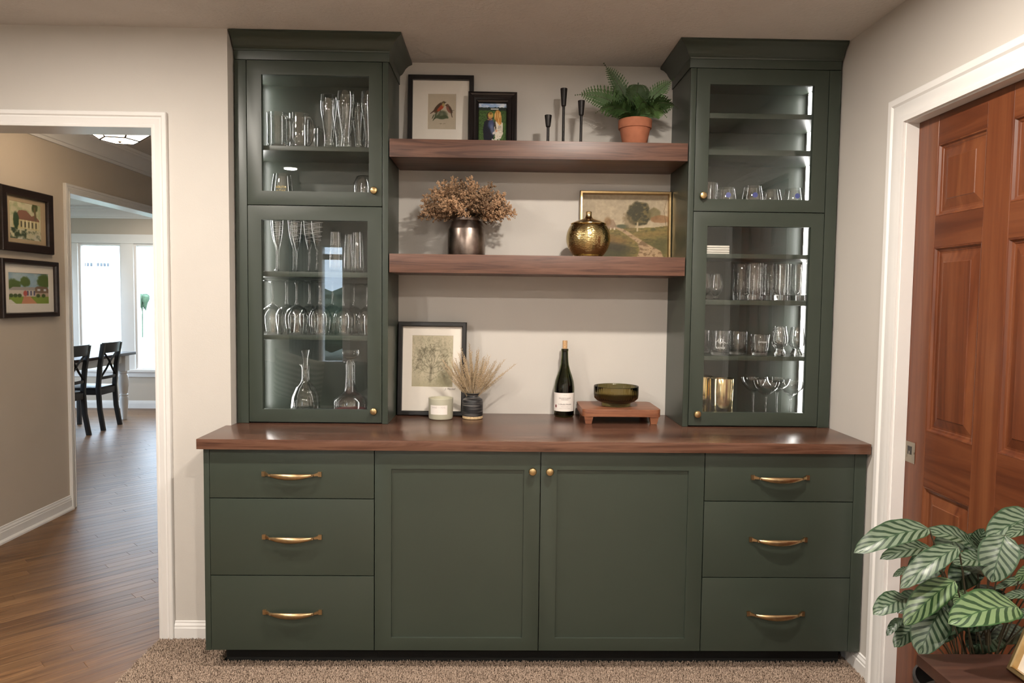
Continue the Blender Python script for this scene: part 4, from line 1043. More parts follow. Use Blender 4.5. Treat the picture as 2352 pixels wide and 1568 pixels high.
def p_couple(u, v):
    n = fbm(u, v, 30, 2); im = np.ones((u.size, 3))*np.array([66, 92, 46])/255
    im = im*(.35+.75*n+.55*vnoise(u*1.0, v*2.2, 46, 90))[:, None]
    im = lay(im, (v > .84).astype(float), (150, 176, 214)); im = lay(im, (v > .84)*np.clip((fbm(u, v*2, 7, 9)-.45)*4, 0, 1), (222, 228, 236))
    im = lay(im, ((v > .82) & (v < .885+.03*vnoise(u, v*0, 26, 4)))*1.0, (38, 50, 44)); im = lay(im, ((v > .845) & (v < .875) & (np.abs(u-.57) < .14))*1.0, (206, 206, 200))
    # two people from behind: one in a dark jacket, one in a white knit with long fair hair
    w1_ = .012*(vnoise(u, v, 22, 80)-.5)
    im = lay(im, pts_in(u+w1_, v+w1_, [(.20, 0), (.16, .30), (.20, .50), (.30, .57), (.46, .58), (.56, .48), (.57, .20), (.52, 0)]), (26, 28, 40))
    im = lay(im, ell(u, v, .45, .46, .10, .13, -25, .6)*.8, (78, 92, 134)); im = lay(im, ell(u, v, .50, .30, .07, .14, 15, .7)*.7, (120, 132, 164))
    im = lay(im, pts_in(u, v, [(.33, .56), (.34, .63), (.48, .63), (.48, .56)]), (176, 128, 96))
    im = lay(im, ell(u, v, .40, .675, .115, .105, 0, .10), (58, 46, 26)); im = lay(im, ell(u, v, .43, .69, .095, .085, 0, .3), (198, 160, 84)); im = lay(im, ell(u, v, .43, .735, .05, .03, 0, .5), (120, 92, 40)); im = lay(im, ell(u, v, .41, .62, .06, .03, 0, .5), (184, 132, 98))
    im = lay(im, pts_in(u-w1_, v+w1_, [(.60, .06), (.57, .34), (.60, .52), (.74, .56), (.86, .48), (.87, .20), (.80, .07)]), (224, 214, 196))
    im = lay(im, pts_in(u, v, [(.56, .50), (.60, .54), (.64, .34), (.61, .26)]), (70, 58, 44)); im = lay(im, np.clip(vnoise(u*2, v*5, 14, 82)-.55, 0, 1)*3*pts_in(u, v, [(.60, .08), (.58, .34), (.86, .40), (.86, .12)])*.5, (150, 140, 126))
    im = lay(im, pts_in(u+w1_, v, [(.56, .60), (.57, .74), (.63, .82), (.71, .83), (.79, .77), (.82, .62), (.81, .46), (.75, .41), (.68, .48)]), (178, 122, 58))
    im = lay(im, pts_in(u+w1_, v, [(.56, .60), (.57, .74), (.63, .82), (.71, .83), (.79, .77), (.82, .62), (.81, .46), (.75, .41), (.68, .48)])*np.clip((vnoise(u*9, v*1.2, 6, 84)-.45)*4, 0, 1)*.8, (232, 190, 122))
    im = lay(im, ell(u, v, .57, .22, .075, .035, 25, .4), (204, 196, 190)); im = lay(im, ell(u, v, .64, .27, .04, .03, 30, .4), (214, 160, 128))
    im = lay(im, (v < .07)*(np.abs(u-.62) < .14)*(vnoise(u, v, 34, 86) > .5), (214, 208, 196))
    for k in range(4): im = lay(im, ((np.abs(v-.40+k*.035) < .008) & (np.abs(u-.76) < .06))*.7, (120, 110, 100))
    return im
def p_land(u, v):
    n = fbm(u, v, 9, 21); im = np.ones((u.size, 3))*np.array([178, 164, 138])/255*(.92+.16*n)[:, None]
    im = lay(im, np.clip((.62-v)*3, 0, .5), (204, 186, 150))
    hor = .46+.03*vnoise(u, v*0, 6, 3)+np.clip(u-.55, 0, 1)*.10
    im = lay(im, (v < hor)*1.0, (124, 112, 60)); im = lay(im, (v < hor)*np.clip((fbm(u, v*3, 16, 4)-.42)*3, 0, 1), (92, 86, 44))
    im = lay(im, (v < hor)*np.clip((fbm(u*1.5, v*4, 22, 30)-.5)*4, 0, 1)*.6, (158, 134, 80))
    im = lay(im, ell(u, v, .20, .05, .36, .20, 6, .6)*.9, (70, 68, 40)); im = lay(im, ell(u, v, .98, .20, .22, .14, 10, .8)*.8, (84, 82, 46))
    # path
    pc = np.interp(v, [0, .12, .24, .33, .42, .47], [.80, .80, .70, .60, .50, .42]); pw = np.interp(v, [0, .12, .24, .33, .42, .47], [.17, .13, .055, .05, .045, .05])
    m = np.clip((pw-np.abs(u-pc))/.015, 0, 1)*(v < .475); im = lay(im, m, (178, 152, 118)); im = lay(im, m*(fbm(u, v*2, 26, 33) > .56), (132, 108, 78))
    im = lay(im, ell(u, v, .33, .48, .10, .02, 0, .6), (180, 152, 122))
    # barn, hedge
    im = lay(im, pts_in(u, v, [(.27, .46), (.27, .56), (.31, .61), (.37, .60), (.395, .53), (.395, .46)]), (150, 128, 104)); im = lay(im, ell(u, v, .30, .57, .04, .07, 0, .6)*.7, (132, 100, 60))
    im = lay(im, ell(u, v, .47, .50, .07, .03, 0, .5), (88, 92, 66))
    for a in (.335, .38): im = lay(im, ((np.abs(u-a) < .008) & (v > .445) & (v < .475))*1.0, (206, 190, 160))
    # great tree
    f = (ell(u, v, .665, .70, .145, .20, 0, .5)+.25*fbm(u, v, 12, 41)-.12); leaf = np.clip((f-.38+.5*(fbm(u, v, 24, 42)-.5))*3, 0, 1)
    im = lay(im, leaf, (66, 62, 36)); im = lay(im, leaf*np.clip((fbm(u, v, 30, 44)-.52)*5, 0, 1), (112, 100, 58))
    im = lay(im, np.clip((ell(u, v, .84, .70, .08, .10, 0, .6)-.4+.6*(fbm(u, v, 24, 45)-.5))*3, 0, 1)*.8, (116, 106, 68))
    im = lay(im, np.clip((ell(u, v, .92, .62, .12, .06, 0, .6)-.3+.6*(fbm(u, v, 24, 46)-.5))*3, 0, 1)*.8, (142, 104, 66))
    im = lay(im, np.clip((ell(u, v, .55, .56, .07, .16, 20, .8)-.55+.7*(fbm(u, v, 30, 47)-.5))*3, 0, 1)*.6, (120, 104, 70))
    im = lay(im, seg(u, v, (.648, .56), (.648, .43), .008, .010), (190, 172, 136))
    im = lay(im, seg(u, v, (.985, .92), (.955, .75), .003, .003)*.6, (96, 80, 56)); im = lay(im, seg(u, v, (.955, .75), (.985, .5), .003, .005)*.6, (96, 80, 56))
    im = lay(im, ell(u, v, .83, .455, .03, .025, 0, .5), (94, 92, 50))
    im = lay(im, ell(u, v, .30, .30, .26, .07, -8, .8)*.6, (134, 100, 54)); im = lay(im, ell(u, v, .36, .18, .22, .06, -10, .8)*.6, (62, 54, 34)); im = lay(im, ell(u, v, .80, .38, .22, .04, 8, .9)*.6, (140, 116, 66))
    return im*(.86+.16*fbm(u*1.6, v, 26, 91)+.04*vnoise(u, v*2.5, 50, 92))[:, None]*np.array([.97, .95, .93])
def p_tree(u, v):
    n = fbm(u, v, 8, 51); im = np.ones((u.size, 3))*np.array([192, 182, 156])/255*(.95+.10*n)[:, None]
    im = lay(im, np.clip((fbm(u, v, 10, 52)-.45)*3, 0, 1)*.30*(v > .25), (120, 116, 92)); im = lay(im, np.clip((.22-v)*6, 0, 1)*.35, (150, 142, 110))
    r = random.Random(5); segs = []
    def grow(x, y, a, L, w, d):
        x2 = x+L*math.cos(a); y2 = y+L*math.sin(a); segs.append((x, y, x2, y2, w))
        if d == 0: return
        for k in range(r.choice((2, 3))): grow(x2, y2, a+r.uniform(-.75, .75), L*r.uniform(.62, .82), w*.62, d-1)
    grow(.45, .12, 1.50, .18, .036, 0); grow(.47, .28, 1.55, .12, .028, 0); grow(.45, .13, 2.6, .07, .012, 0); grow(.47, .13, .5, .07, .012, 0)
    for a in (2.75, 2.35, 1.95, 1.5, 1.1, .7, .3): grow(.48, .36, a, .15, .011, 4)
    for a in (2.95, .2): grow(.47, .26, a, .15, .008, 4)
    for x, y, x2, y2, w in segs:
        lo = (u > min(x, x2)-.04) & (u < max(x, x2)+.04) & (v > min(y, y2)-.04) & (v < max(y, y2)+.04)
        if not lo.any(): continue
        m = np.zeros(u.size); m[lo] = seg(u[lo], v[lo], (x, y), (x2, y2), max(w, .0035), max(w*.7, .003), 1.0); im = lay(im, m*.42, (100, 94, 76))
    im = lay(im, (np.clip((fbm(u, v, 40, 55)-.52)*6, 0, 1))*np.clip(ell(u, v, .5, .55, .55, .42, 0, .8), 0, 1)*.35, (84, 80, 62))
    im = lay(im, np.clip((ell(u, v, .82, .16, .22, .16, 0, .7)-.2+.6*(fbm(u, v, 26, 57)-.5)), 0, 1)*.6, (116, 112, 84))
    return im
def p_house1(u, v):
    n = fbm(u, v, 7, 61); im = np.ones((u.size, 3))*np.array([202, 196, 166])/255*(.94+.12*n)[:, None]
    im = lay(im, np.clip((fbm(u, v, 9, 62)-.45)*4, 0, 1)*(v > .6)*.5, (138, 150, 104))
    im = lay(im, pts_in(u, v, [(.12, .55), (.30, .78), (.52, .80), (.70, .66), (.80, .70), (.95, .58), (.95, .52), (.12, .52)]), (140, 100, 84))
    im = lay(im, pts_in(u, v, [(.10, .30), (.10, .54), (.94, .54), (.94, .30)]), (196, 184, 138))
    for a in (.36, .48, .60, .72, .84): im = lay(im, ((np.abs(u-a) < .022) & (v > .34) & (v < .50))*1.0, (92, 88, 76))
    for a in (.42, .54, .66, .78, .90): im = lay(im, ((np.abs(u-a) < .008) & (v > .30) & (v < .54))*1.0, (238, 234, 214))
    im = lay(im, np.clip((ell(u, v, .20, .50, .09, .24, 0, .5)-.3+.7*(fbm(u, v, 20, 64)-.5))*2, 0, 1), (58, 78, 52))
    im = lay(im, np.clip((ell(u, v, .80, .92, .10, .16, -10, .6)-.3+.8*(fbm(u, v, 18, 65)-.5))*2, 0, 1), (88, 96, 60)); im = lay(im, seg(u, v, (.80, .90), (.83, .58), .03, .035), (118, 104, 78))
    im = lay(im, (v < .30)*np.clip((fbm(u, v, 9, 66)-.40)*5, 0, 1), (66, 80, 58)); im = lay(im, (v < .18)*np.clip((fbm(u, v, 6, 67)-.45)*5, 0, 1), (196, 194, 178))
    return im
def p_house2(u, v):
    n = fbm(u, v, 7, 71); im = np.ones((u.size, 3))*np.array([150, 176, 190])/255*(.9+.2*n)[:, None]
    im = lay(im, np.clip((fbm(u, v, 6, 72)-.45)*3, 0, 1)*(v > .6)*.5, (196, 206, 204))
    for a, b, c, d in ((.12, .62, .18, .16), (.40, .72, .12, .16), (.88, .74, .17, .24)):
        im = lay(im, np.clip((ell(u, v, a, b, c, d, 0, .6)-.25+.8*(fbm(u, v, 16, 73)-.5))*2, 0, 1), (92, 112, 58))
    im = lay(im, pts_in(u, v, [(.0, .44), (.10, .54), (.66, .54), (.66, .44)]), (168, 160, 154)); im = lay(im, pts_in(u, v, [(.0, .24), (.0, .45), (.66, .45), (.66, .24)]), (206, 196, 182))
    im = lay(im, pts_in(u, v, [(.64, .24), (.64, .52), (.70, .58), (.96, .56), (1.0, .48), (1.0, .24)]), (134, 112, 94)); im = lay(im, pts_in(u, v, [(.64, .24), (.64, .36), (1.0, .36), (1.0, .24)]), (196, 172, 150))
    for a in (.46, .54, .62): im = lay(im, ((np.abs(u-a) < .02) & (v > .27) & (v < .42))*1.0, (92, 92, 124))
    for a in (.74, .90): im = lay(im, ((np.abs(u-a) < .035) & (v > .43) & (v < .49))*1.0, (222, 222, 226))
    im = lay(im, ell(u, v, .40, .34, .05, .09, 0, .3), (190, 96, 88))
    im = lay(im, (v < .24)*1.0, (140, 160, 72)); im = lay(im, pts_in(u, v, [(.36, .24), (.52, .24), (.70, 0), (.30, 0)]), (206, 146, 112))
    for a in (.06, .16, .26, .72, .86): im = lay(im, ell(u, v, a, .27, .05, .06, 0, .4), (82, 98, 56))
    im = lay(im, ((v < .14) & (u < .16-.9*v+.02))*1.0, (225, 220, 205))
    return im

def picture(name, label, loc, rot, w, h, prof, fmat, matw, aw, ah, ax, az, fn, nx, ny, glass=True, amat='art', group='framed pictures', matboard=True, mmat='mat'):
    """frame lies in XZ, origin at the middle of its lower edge; ax, az: lower left corner of the print inside the frame"""
    t = empty(name, loc, rot); tag(t, label, 'picture', group)
    G().ring_frame(w, h, prof, x0=-w/2, z0=0).build('frame', fmat, t, angle=20)
    box('backing', 'dark', -w/2+.004, w/2-.004, .010, .0125, .004, h-.004, t)
    if matboard:
        G().ring_frame(w-2*matw, h-2*matw, [(0, .0035), (.0, .0048)], x0=-w/2+matw, z0=matw) if False else None
        x0, x1, z0, z1 = -w/2+matw, w/2-matw, matw, h-matw; a0, a1, b0, b1 = -w/2+ax, -w/2+ax+aw, az, az+ah; e = .0015
        o4 = [(x0, z0), (x1, z0), (x1, z1), (x0, z1)]; i4 = [(a0-e, b0-e), (a1+e, b0-e), (a1+e, b1+e), (a0-e, b1+e)]; k4 = [(a0, b0), (a1, b0), (a1, b1), (a0, b1)]
        vs = [(p, .0045, q) for p, q in o4]+[(p, .0045, q) for p, q in i4]+[(p, .0060, q) for p, q in k4]
        fs = []
        for c in range(4):
            d = (c+1) % 4; fs += [(c, d, 4+d, 4+c), (4+c, 4+d, 8+d, 8+c)]
        G().add(vs, fs).build('mat_board', mmat, t, smooth=False)
        art('print', aw+.004, ah+.004, nx, ny, fn, t, .0064, -w/2+ax-.002, az-.002, amat)
    else:
        art('print', aw, ah, nx, ny, fn, t, .0064, -w/2+ax, az, amat)
    if glass:
        G().add([(-w/2+matw-.002, .0035, matw-.002), (w/2-matw+.002, .0035, matw-.002), (w/2-matw+.002, .0035, h-matw+.002), (-w/2+matw-.002, .0035, h-matw+.002)], [(0, 1, 2, 3)]).build('glass', 'artpane', t, smooth=False, recalc=False)
    return t
# bird print, leaning on the upper shelf
BLK = lambda wd, dp: [(0, .012), (0, -dp), (.0015, -dp-.0015), (wd-.0015, -dp-.0015), (wd, -dp), (wd, .004), (wd, .012)]
picture('framed_print', 'black framed bird print with a wide white mat on the upper shelf', (.8205, .586, 2.0835), (-.075, 0, -.012), .290, .343, BLK(.0195, .012), 'black', .019, .124, .157, .0865, .107, p_birds, 90, 112)
picture('framed_photo', 'black moulded photo frame showing two people in a grassy field', (1.051, .530, 2.0835), (-.14, 0, 0), .214, .262,
        [(0, .012), (0, -.012), (.003, -.017), (.010, -.019), (.016, -.015), (.020, -.015), (.026, -.010), (.034, -.008), (.038, -.010), (.044, -.006), (.047, .0), (.047, .012)], 'blackgloss', .046, .124, .168, .045, .047, p_couple, 84, 112, matboard=False)
picture('framed_painting', 'thin gold framed landscape painting behind the gold jar', (1.652, .592, 1.6191), (-.045, 0, 0), .410, .308,
        [(0, .012), (0, -.016), (.002, -.018), (.010, -.018), (.0115, -.016), (.0115, .004), (.0115, .012)], 'brass', .0115, .388, .286, .011, .011, p_land, 150, 110, glass=False, amat='paint_art', matboard=False)
tf = picture('framed_print', 'black framed tree etching leaning behind the candle', (.790, .548, .9147), (-.075, 0, -.05), .307, .418,
        [(0, .012), (0, -.010), (.003, -.014), (.016, -.014), (.018, -.010), (.020, -.009), (.020, .012)], 'black', .019, .184, .229, .062, .128, p_tree, 110, 138)
text_mesh('signature', 'J. Hurdell', .012, 'ink', tf, (.082, .0040, .119), shear=.35, extrude=.0001)
HP = lambda wd: [(0, .012), (0, -.012), (.004, -.017), (wd-.010, -.013), (wd-.006, -.015), (wd-.002, -.008), (wd, .0), (wd, .012)]
picture('framed_watercolour', 'upper dark framed watercolour of a porch house in the hall', (XH+.0128, 1.72, 1.685), (0, 0, PI/2), .470, .370, HP(.052), 'darkframe', .050, .280, .215, .093, .076, p_house1, 90, 70, mmat='mat_tan')
picture('framed_watercolour', 'lower dark framed watercolour of a long house in the hall', (XH+.0128, 1.735, 1.297), (0, 0, PI/2), .524, .343, HP(.030), 'darkframe', .028, .366, .182, .080, .082, p_house2, 110, 60)

# ================================================================== UPPER SHELF OBJECTS
ZS1, ZS2 = 2.0835, 1.6191
def candlestick(label, x, y, ztop):
    H = ztop-ZS1; ch = .050 if H < .18 else .062
    if H > .24: ch = .076
    t = empty('candlestick', (x, y, ZS1)); tag(t, label, 'candlestick', 'black iron candlesticks')
    G().lathe([(0, 0), (.034, 0), (.035, .003), (.030, .006), (.009, .009), (.0065, .013), (0, .013)], 32).build('base', 'blackmetal', t)
    G().lathe([(0, .011), (.0058, .011), (.0058, H-ch), (0, H-ch)], 20).build('stem', 'blackmetal', t)
    G().lathe([(0, H-ch-.002), (.0060, H-ch-.001), (.0098, H-ch+.003), (.0105, H-ch+.008), (.0150, H-.003), (.0150, H), (.0125, H), (.0105, H-.018), (0, H-.020)], 28).build('cup', 'blackmetal', t)
candlestick('shortest of the three black iron candlesticks', 1.288, .44, 2.2175)
candlestick('tallest of the three black iron candlesticks', 1.358, .50, 2.347)
candlestick('middle-height black iron candlestick next to the fern', 1.428, .44, 2.2800)

PX, PY_ = 1.660, .452
pot = empty('plant_pot', (PX, PY_, ZS1)); tag(pot, 'terracotta pot holding the fern on the upper shelf', 'plant pot')
G().lathe([(0, 0), (.046, 0), (.048, .002), (.0645, .084), (.0690, .084), (.0705, .088), (.0715, .119), (.0695, .122), (.0655, .121), (.0620, .088), (.058, .075), (.044, .012), (0, .010)], 48).build('pot', 'terracotta', pot)
G().lathe([(0, .106), (.062, .104), (0, .103)], 32).build('soil', 'soil', pot)
fern = empty('fern', (PX, PY_, ZS1+.106)); tag(fern, 'green leather fern growing from the terracotta pot', 'fern')
def frond(tip, w=.05, lift=.06, n=20, side=None):
    """tip relative to the crown; pinnae are toothed blades along an arched midrib"""
    tip = Vector(tip); L = tip.length
    P0 = Vector((tip.x*.05, tip.y*.05, 0)); c1 = P0+Vector((tip.x*.25, tip.y*.25, max(tip.z*.5, 0)+lift)); c2 = P0+tip*.72+Vector((0, 0, lift*.75))
    bz = lambda t: P0*(1-t)**3+c1*3*t*(1-t)**2+c2*3*t*t*(1-t)+(P0+tip)*t**3
    g = G(); pts = [bz(i/16) for i in range(17)]; g.tube(pts, [.0016*(1-.7*i/16) for i in range(17)], 5, mi=1)
    for i in range(n):
        t = .13+.86*i/(n-1); p = bz(t); d = (bz(min(1, t+.02))-bz(max(0, t-.02))).normalized()
        sd = side if side is not None else Vector((0, 1, 0))
        s = d.cross(Vector(sd)).normalized() if abs(d.dot(Vector(sd))) < .95 else d.cross(Vector((1, 0, 0))).normalized()
        nn = s.cross(d).normalized()
        pl = w*(math.sin(PI*min(1, .18+t*.92))**.8)*1.05+.004
        for sg in (-1, 1):
            dirn = (s*sg+d*.55+nn*random.uniform(-.25, .15)).normalized(); wd = pl*.105+.0016
            lat = dirn.cross(nn).normalized()
            k = 7; vs = []; fs = []
            for j in range(k+1):
                q = j/k; base = p+dirn*(pl*q)-nn*(pl*.22*q*q); hw = wd*(1-q)**.7
                tooth = 1.75 if j % 2 == 0 else .55
                vs += [base+lat*hw*tooth, base+nn*(.0008), base-lat*hw*tooth]
            for j in range(k):
                a = j*3; fs += [(a, a+1, a+4, a+3), (a+1, a+2, a+5, a+4)]
            g.add(vs, fs, 0)
    return g.build('frond', ['fern', 'stem'], fern, angle=60, recalc=False)
for tip, w, lf, sd in (((-.135, -.02, .246), .040, .02, None), ((-.250, -.03, .108), .052, .06, (0, 1, .2)), ((-.168, -.05, .030), .048, .07, (0, .6, .8)), ((-.118, -.06, .028), .045, .06, (0, .6, .8)),
        ((.036, .03, .154), .052, .04, None), ((.004, -.03, .163), .052, .03, None), ((.150, -.02, .187), .040, .02, None), ((.162, -.05, .055), .055, .075, (0, .5, .8)),
        ((.120, -.04, .020), .05, .07, (0, .5, .8)), ((-.090, .04, .170), .045, .03, None), ((-.088, -.08, .004), .04, .05, (0, .3, 1)), ((.03, -.10, .05), .045, .07, (1, 0, .6)),
        ((-.05, -.09, .07), .05, .06, (1, .3, .5)), ((.08, .08, .09), .05, .05, None), ((-.07, .09, .08), .05, .05, None), ((.07, -.07, .035), .04, .07, (0, .5, .8)), ((-.03, .02, .10), .045, .03, None), ((.10, .02, .10), .045, .05, None)):
    frond(tip, w, lf, 20, sd)

# ================================================================== LOWER SHELF OBJECTS
VX, VY = .945, .452
vz = tag(G().lathe([(0, 0), (.074, 0), (.079, .003), (.0805, .010), (.0805, .112), (.0785, .117), (.0650, .146), (.0630, .150), (.0640, .160), (.0635, .163), (.0600, .163), (.0590, .150), (.074, .115), (.076, .010), (0, .006)], 56).build('metal_vase', 'pewter', angle=30), 'dark pewter churn-shaped vase on the lower shelf', 'vase')
vz.location = (VX, VY, ZS2)
hb = empty('dried_heather', (VX, VY, ZS2+.150)); tag(hb, 'bunch of dried tan heather in the pewter vase', 'dried flowers')
def heather_mesh(seed):
    r = random.Random(seed); g = G(); L = .17
    pts = [Vector((.010*math.sin(3*i/10+seed), .010*math.cos(2*i/10), L*i/10)) for i in range(11)]
    g.tube(pts, [.0013*(1-.5*i/10) for i in range(11)], 4, mi=1)
    def floret(p, s):
        d = Vector((r.uniform(-1, 1), r.uniform(-1, 1), r.uniform(-.2, 1))).normalized(); a = d.orthogonal().normalized(); b = d.cross(a)
        vs = [p-d*s*.6, p+a*s*.55, p+b*s*.55, p-a*s*.55, p-b*s*.55, p+d*s*1.3]
        g.add(vs, [(0, 2, 1), (0, 3, 2), (0, 4, 3), (0, 1, 4), (5, 1, 2), (5, 2, 3), (5, 3, 4), (5, 4, 1)], 0)
    for k in range(15):
        z = L*(.42+.55*k/14); i = z/L*10; i0 = min(9, int(i)); p = pts[i0].lerp(pts[i0+1], i-i0)
        a = k*2.4+r.random(); bl = .026*(1.05-.55*k/14)
        tip = p+Vector((math.cos(a)*bl, math.sin(a)*bl, bl*.9)); g.tube([p, tip], [.0007, .0005], 3, mi=1)
        for q in range(11):
            t = .2+.8*q/10; floret(p.lerp(tip, t)+Vector((r.uniform(-1, 1), r.uniform(-1, 1), r.uniform(-1, 1)))*.0035, r.uniform(.0036, .0056))
    o = g.build('heather_stem', ['heather', 'heatherstem'], None, smooth=False, recalc=False); me = o.data; bpy.data.objects.remove(o); return me
HM = [heather_mesh(i) for i in range(5)]
for i in range(74):
    f = (i+.5)/74; el = math.acos(1-f*.93); az = i*2.39996
    d = Vector((math.sin(el)*math.cos(az), math.sin(el)*math.sin(az)*.72, math.cos(el)))
    sx = 1.03*(1+.10*abs(d.x))*(.9+.2*random.random())
    o = bpy.data.objects.new('heather_stem', HM[i % 5]); COL.objects.link(o); o.parent = hb
    q = d.to_track_quat('Z', 'Y'); o.rotation_mode = 'QUATERNION'; o.rotation_quaternion = q @ Euler((0, 0, random.uniform(0, 6))).to_quaternion()
    o.location = (d.x*.012, d.y*.012, -.012 if d.z > .3 else .012); o.scale = (sx, sx, sx*(1.0 if d.z > .5 else .98))

GX, GY = 1.464, .415
jar = empty('gold_jar', (GX, GY, ZS2)); tag(jar, 'round hammered gold lidded jar in front of the landscape painting', 'jar')
jb = G(); pr_ = [(0, 0), (.060, 0), (.066, .004)]
for i in range(26):
    z = .008+.1305*i/25; pr_.append((.0935*math.sqrt(1-((z-.079)/.0955)**2), z))
pr_ += [(.066, .1405), (.060, .1405), (.0, .136)]
jb.lathe(pr_, 64).build('bowl', 'hamgold', jar, angle=60)
G().lathe([(0, .1392), (.0730, .1385), (.0760, .1398), (.0755, .1425), (.0700, .1455), (.050, .1545), (.028, .1610), (.0175, .1665), (.0135, .172), (.0128, .188), (.0135, .1915), (.0110, .1935), (0, .194)], 48).build('lid', 'gold', jar, angle=50)

# ================================================================== WORKTOP OBJECTS
CZ = ZC+.0006
cd = empty('candle', (.839, .470, CZ)); tag(cd, 'cream labelled candle in a pale sage glass in front of the etching', 'candle')
G().lathe([(0, 0), (.048, 0), (.051, .002), (.0525, .006), (.0540, .090), (.0530, .0915), (.0515, .090), (.0505, .070), (0, .068)], 48).build('jar', 'sage', cd)
G().lathe([(0, .0685), (.0495, .0690), (.0495, .0705), (0, .0705)], 40).build('wax', 'wax', cd)
G().tube([(0, 0, .070), (.001, 0, .082)], .001, 5).build('wick', 'black', cd)
def wrap_label(parent, r, z0, z1, a0, a1, mat, n=20):
    vs = []; fs = []
    for i in range(n+1):
        a = a0+(a1-a0)*i/n
        for z in (z0, z1): vs.append((math.sin(a)*r(z), -math.cos(a)*r(z), z))
    for i in range(n): fs.append((i*2, i*2+2, i*2+3, i*2+1))
    return G().add(vs, fs).build('label', mat, parent, recalc=False)
lb = wrap_label(cd, lambda z: .0529+z*.017, .024, .064, -.88, .62, 'paper')
text_mesh('brand_print', 'SAND + FOG', .0088, 'inklight', lb, (-.13, 0, .0545), wrap=.0540, spacing=1.25)
for i, s in enumerate(('\u2014\u2014\u2014\u2014\u2014', '\u2014\u2014\u2014\u2014')): text_mesh('small_print', s, .0046, 'inklight', lb, (-.13, 0, .0405-i*.0062), wrap=.0538)

BX, BY = .977, .485
bv = empty('bud_vase', (BX, BY, CZ)); tag(bv, 'small black ribbed clay vase holding dried grass', 'vase')
G().lathe([(0, .012), (.0440, .012), (.0455, .020), (.0455, .074), (.0430, .083), (.0270, .094), (.0245, .099), (.0270, .106), (.0325, .1115), (.0300, .1125), (.0210, .103), (.0200, .097), (.036, .080), (.040, .070), (.040, .016), (0, .014)], 48).build('body', 'budglaze', bv)
G().lathe([(0, 0), (.0425, 0), (.0445, .002), (.0445, .011), (.0438, .0125), (0, .0125)], 48).build('foot', 'budfoot', bv)
gb = empty('dried_grass', (BX, BY, CZ+.100)); tag(gb, 'sheaf of dried wheat grass in the small black vase', 'dried flowers')
def grass_mesh(seed):
    r = random.Random(seed); g = G(); L = .235; bend = r.uniform(-.03, .03)
    pts = [Vector((bend*(i/10)**2, .008*math.sin(i*.5+seed)*(i/10), L*i/10)) for i in range(11)]
    g.tube(pts, [.0009*(1-.5*i/10) for i in range(11)], 4)
    for k in range(34):
        t = .34+.64*k/33; i = t*10; i0 = min(9, int(i)); p = pts[i0].lerp(pts[i0+1], i-i0); a = k*2.4+seed
        s = .0085*(1.15-.5*t); d = (Vector((math.cos(a), math.sin(a), 0))*.42+Vector((0, 0, 1))).normalized(); o1 = d.orthogonal().normalized()*s*.30; o2 = d.cross(o1)
        p2 = p+Vector((math.cos(a), math.sin(a), 0))*.0014
        g.add([p2, p2+d*s*.45+o1, p2+d*s*.45+o2, p2+d*s*.45-o1, p2+d*s*.45-o2, p2+d*s*1.5], [(0, 2, 1), (0, 3, 2), (0, 4, 3), (0, 1, 4), (5, 1, 2), (5, 2, 3), (5, 3, 4), (5, 4, 1)])
        if k % 3 == 0: g.tube([p2+d*s, p2+d*s*3.2], [.00035, .0002], 3)
    o = g.build('grass_stem', 'wheat', None, smooth=False, recalc=False); me = o.data; bpy.data.objects.remove(o); return me
GM = [grass_mesh(i) for i in range(5)]
for i in range(96):
    f = (i+.5)/96; el = .80*f**.62; az = i*2.39996+.4
    d = Vector((math.sin(el)*math.cos(az)*1.05, math.sin(el)*math.sin(az)*.55, math.cos(el))).normalized()
    s = random.uniform(.62, .98)*(1.0-.12*f)
    o = bpy.data.objects.new('grass_stem', GM[i % 5]); COL.objects.link(o); o.parent = gb; o.rotation_mode = 'QUATERNION'
    o.rotation_quaternion = d.to_track_quat('Z', 'Y') @ Euler((0, 0, random.uniform(0, 6))).to_quaternion()
    o.location = (d.x*.010, d.y*.010, -.020); o.scale = (s, s, s)
for d, s in (((.63, -.1, .62), 1.02), ((-.48, -.1, .72), .95), ((.50, .05, .70), .95), ((-.03, 0, 1), 1.06), ((-.2, -.1, .95), 1.02)):
    d = Vector(d).normalized(); o = bpy.data.objects.new('grass_stem', GM[0]); COL.objects.link(o); o.parent = gb; o.rotation_mode = 'QUATERNION'
    o.rotation_quaternion = d.to_track_quat('Z', 'Y'); o.location = (d.x*.010, d.y*.010, -.020); o.scale = (s, s, s)

bt = empty('wine_bottle', (1.386, .560, CZ)); tag(bt, 'dark corked wine bottle with a white label', 'bottle')
BP = [(0, .0), (.040, 0), (.0445, .004), (.0455, .010), (.0455, .120), (.0450, .135), (.0415, .160), (.0340, .185), (.0250, .210), (.0185, .235), (.0160, .262), (.0148, .292), (.0160, .293), (.0164, .303), (.0148, .305)]
G().lathe(BP+[(.0105, .305), (.0105, .290), (.0125, .262), (.0150, .235), (.0215, .210), (.0305, .185), (.038, .160), (.0415, .135), (.0420, .120), (.0420, .008), (0, .012)], 48).build('glass', 'bottle', bt, angle=50)
G().lathe([(0, .013), (.0416, .009), (.0416, .120), (.0412, .133), (.0392, .148), (0, .148)], 40).build('wine', 'wine', bt)
G().lathe([(0, .292), (.0102, .292), (.0112, .340), (.0105, .3415), (0, .3415)], 20).build('cork', 'cork', bt)
lb = wrap_label(bt, lambda z: .0459, .028, .110, -1.45, 1.12, 'paper', 28)
text_mesh('label_print', '2 0 1 9', .0052, 'inklight', lb, (.02, 0, .1005), wrap=.0461)
text_mesh('label_print', 'WILLAMETTE VALLEY', .0058, 'ink', lb, (-.02, 0, .0868), wrap=.0461)
